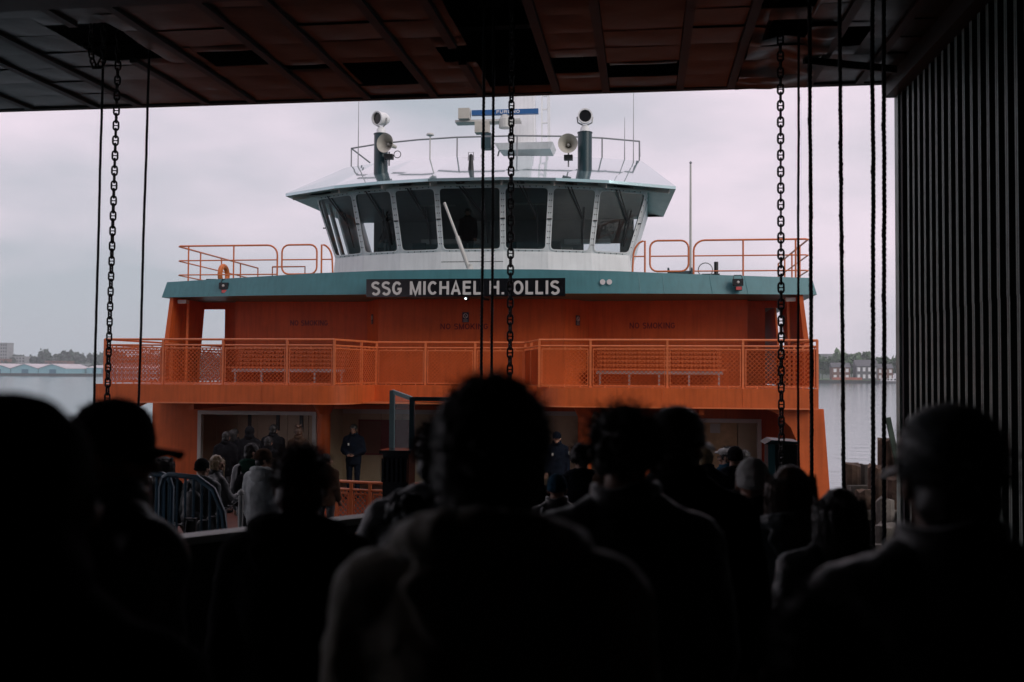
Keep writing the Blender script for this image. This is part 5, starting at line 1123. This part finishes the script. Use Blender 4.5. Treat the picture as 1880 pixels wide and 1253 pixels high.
# crowd nearest the camera
person('dark hooded person at the left edge, nearest the camera', -0.78, 1.16, 1.75, hood='up', hair=None, jacket='cloth_black', vox=N_, elbows=FWD, wrists=FWW)
person('person in a dark peaked cap facing right at the left of the crowd', -1.33, 2.35, 1.73, turn=-R(72), face=-R(25), hat='cap', hatcol='cloth_black', jacket='cloth_char', vox=N_, puff=0.04)
person('person with dark reddish hair in a black coat before the divider', -1.03, 2.90, 1.64, hair='short', hcol='hair_red', jacket='cloth_black', hood='down', vox=N_, puff=0.035, turn=R(14), skin='skin_a')
person('person in a dark puffy jacket half hidden by the olive hoodie man', -0.70, 3.40, 1.74, hair='short', jacket='cloth_slate', hood='fur', vox=N_, puff=0.05, elbows=((-0.30, 0.0, 1.14), (0.28, 0, 1.14)))
person('person with short dark hair in an olive hoodie in the centre', -0.25, 1.63, 1.775, hair='afro', skin='skin_b', jacket='cloth_olive', hood='down', build=1.0, puff=0.036, vox=0.012)
person('curly haired person in a dark jacket right of the olive hoodie', -0.05, 2.82, 1.745, hair='curly', jacket='cloth_char', build=1.08, puff=0.035, vox=N_)
person('person in a dark cap behind the curly haired one', 0.12, 3.55, 1.79, hat='cap', hatcol='cloth_char', turn=-R(28), jacket='cloth_black', build=1.06, puff=0.035, vox=N_)
person('person in a pale knit beanie beyond the cap wearer', 0.53, 5.03, 1.63, hat='beanie', hatcol='cloth_white', hair=None, jacket='cloth_black', vox=N_)
person('person with a light brown bob and dark padded jacket', 0.60, 4.23, 1.61, hair='bob', hcol='hair_brown', jacket='cloth_slate', puff=0.04, vox=N_, hood='down')
person('person with long parted dark hair and black shiny jacket', 0.72, 3.84, 1.53, hair='long', hcol='hair_dark', jacket='cloth_char', puff=0.045, vox=N_, turn=R(12))
person('person in a grey baseball cap at the right before the wall', 0.55, 1.89, 1.72, hat='cap', hatcol='cloth_slate', turn=R(9), jacket='cloth_char', build=1.0, puff=0.036, vox=0.012, skin='skin_b')
person('short dark haired person low at the bottom of the crowd', 0.23, 1.36, 1.50, hair='short', jacket='cloth_black', vox=N_)
# queue on the ramp
person('person with wild dark curls beside the right orange column', -0.59, 9.53, 1.74, hair='curly', jacket='cloth_navy', puff=0.05, sc_head=1.08, hood='down')
person('person in a bright blue knit hat with a dark backpack', -0.65, 7.51, 1.50, hat='beanie', hatcol='cloth_teal', hair=None, jacket='cloth_char', pack='cloth_slate')
person('person with a dark crop and grey scarf far down the queue', 0.28, 13.4, 1.74, hair='short', jacket='cloth_black', extras=(scarf,))
person('person in a black hood between the beanie and the blond one', 0.55, 14.6, 1.74, hood='up', hair=None, jacket='cloth_black')
person('person with dark bobbed hair beside the blue knit hat', -1.0, 9.0, 1.60, hair='bob', jacket='cloth_black')
person('person with short blond hair in a navy jacket', 0.67, 11.22, 1.79, hair='short', hcol='hair_blond', jacket='cloth_navy', elbows=FWD, wrists=FWW)
person('person in a pale flat cap and glasses looking left', 0.99, 12.2, 1.80, hat='beret', hatcol='cloth_white', turn=R(62), jacket='cloth_teal', extras=(glasses,))
person('person in a black beanie in front of the flat cap', 1.02, 11.5, 1.79, hat='beanie', hatcol='cloth_black', hair=None, jacket='cloth_navy', hood='down')
person('person with a dark crop near the wooden ferry door', 1.72, 17.6, 1.78, hair='short', jacket='cloth_black')
person('person in a grey knit hat left of the blond one', 0.47, 10.38, 1.74, hat='beanie', hatcol='cloth_grey', hair=None, jacket='cloth_black', skin='skin_a')
person('person with long black curls and white collar behind the barrier', -5.50, 10.91, 1.57, hair='bigcurly', jacket='cloth_black', extras=(scarf,))
person('person in a dark beanie and slate hooded coat by the barrier', -5.03, 10.9, 1.55, hat='beanie', hatcol='cloth_black', hair=None, jacket='cloth_slate', hood='down', pack='cloth_char', turn=-R(20))
person('person with long blonde hair holding up a hand', -5.33, 11.94, 1.60, hair='long', hcol='hair_blond', jacket='cloth_char', turn=-R(65), face=-R(40), elbows=((-0.26, 0.02, 1.14), (0.24, 0.10, 1.14)), wrists=((-0.22, 0.2, 1.02), (0.20, 0.34, 1.24)))
person('bearded person in a green hood with a black backpack', -5.15, 12.66, 1.76, hair='short', jacket='cloth_char', hood='down', hoodcol='cloth_green', pack='cloth_black', turn=-R(55), beard=True)
person('person in a pale grey hoodie and dark cap by the white post', -4.55, 11.54, 1.67, hat='cap', hatcol='cloth_brown', turn=-R(50), face=-R(12), jacket='cloth_grey', hood='down', puff=0.045, trousers='cloth_char')
person('person with a black backpack and dark crop in front of the right column', -0.20, 8.4, 1.66, hair='short', jacket='cloth_navy', pack='cloth_black')
person('person in a tan hood beside the curls near the right column', -0.28, 7.2, 1.55, hood='up', hair=None, jacket='cloth_brown')
person('person with a dark bob in the queue before the right door', 0.95, 9.6, 1.60, hair='bob', jacket='cloth_black')
# boarding at the ferry doors
person('dark haired person in black stepping through the left ferry door', -9.1, 20.9, 1.76, hair='short', jacket='cloth_black', face=R(8))
person('person with a raised black hood at the left ferry door', -9.0, 22.0, 1.82, hood='up', hair=None, jacket='cloth_black')
person('dark cropped person right of the raised hood at the ferry door', -8.75, 22.8, 1.82, hair='short', jacket='cloth_black', build=1.1)
person('person with braids tied up on top in a brown jacket', -8.05, 22.6, 1.78, hair='bun', hcol='hair_brown', jacket='cloth_brown', skin='skin_b')
person('dark haired person in a black coat behind the braided one', -9.6, 22.4, 1.72, hair='bob', jacket='cloth_black')
person('person in a black puffy coat at the left edge of the ferry door', -9.75, 22.9, 1.70, hair='short', jacket='cloth_black', puff=0.06)
person('person with a black backpack stepping onto the ferry deck', -7.9, 20.3, 1.70, hair='short', jacket='cloth_black', pack='cloth_black')
person('person in a dark hat beside the wooden ferry door', 0.95, 20.5, 1.76, hat='beanie', hair=None, jacket='cloth_black')
person('person in a dark maroon coat beside the left orange column', -5.55, 17.0, 1.64, hair='short', jacket='cloth_brown', turn=-R(60))
person('uniformed officer standing in front of the poster, facing the ramp', -7.08, 23.83, 1.80, face=PI, hair='short', skin='skin_b', jacket='cloth_navy', trousers='cloth_navy', extras=(badge,), elbows=FWD, wrists=((-0.08, 0.22, 1.05), (0.08, 0.22, 1.05)))
person('uniformed officer in a peaked cap beside the right orange column', -1.91, 22.0, 1.78, face=PI, hat='cap', hatcol='cloth_navy', jacket='cloth_navy', trousers='cloth_navy', extras=(badge,))
# in the pilothouse
person('person with glasses behind the middle pilothouse window', -5.25, 29.3, 1.80, face=PI, z=4.91, jacket='cloth_black', extras=(glasses,))
person('person with back turned behind the second pilothouse window', -7.75, 29.6, 1.80, face=R(60), z=4.91, jacket='cloth_black', hair='short')
finish_people()
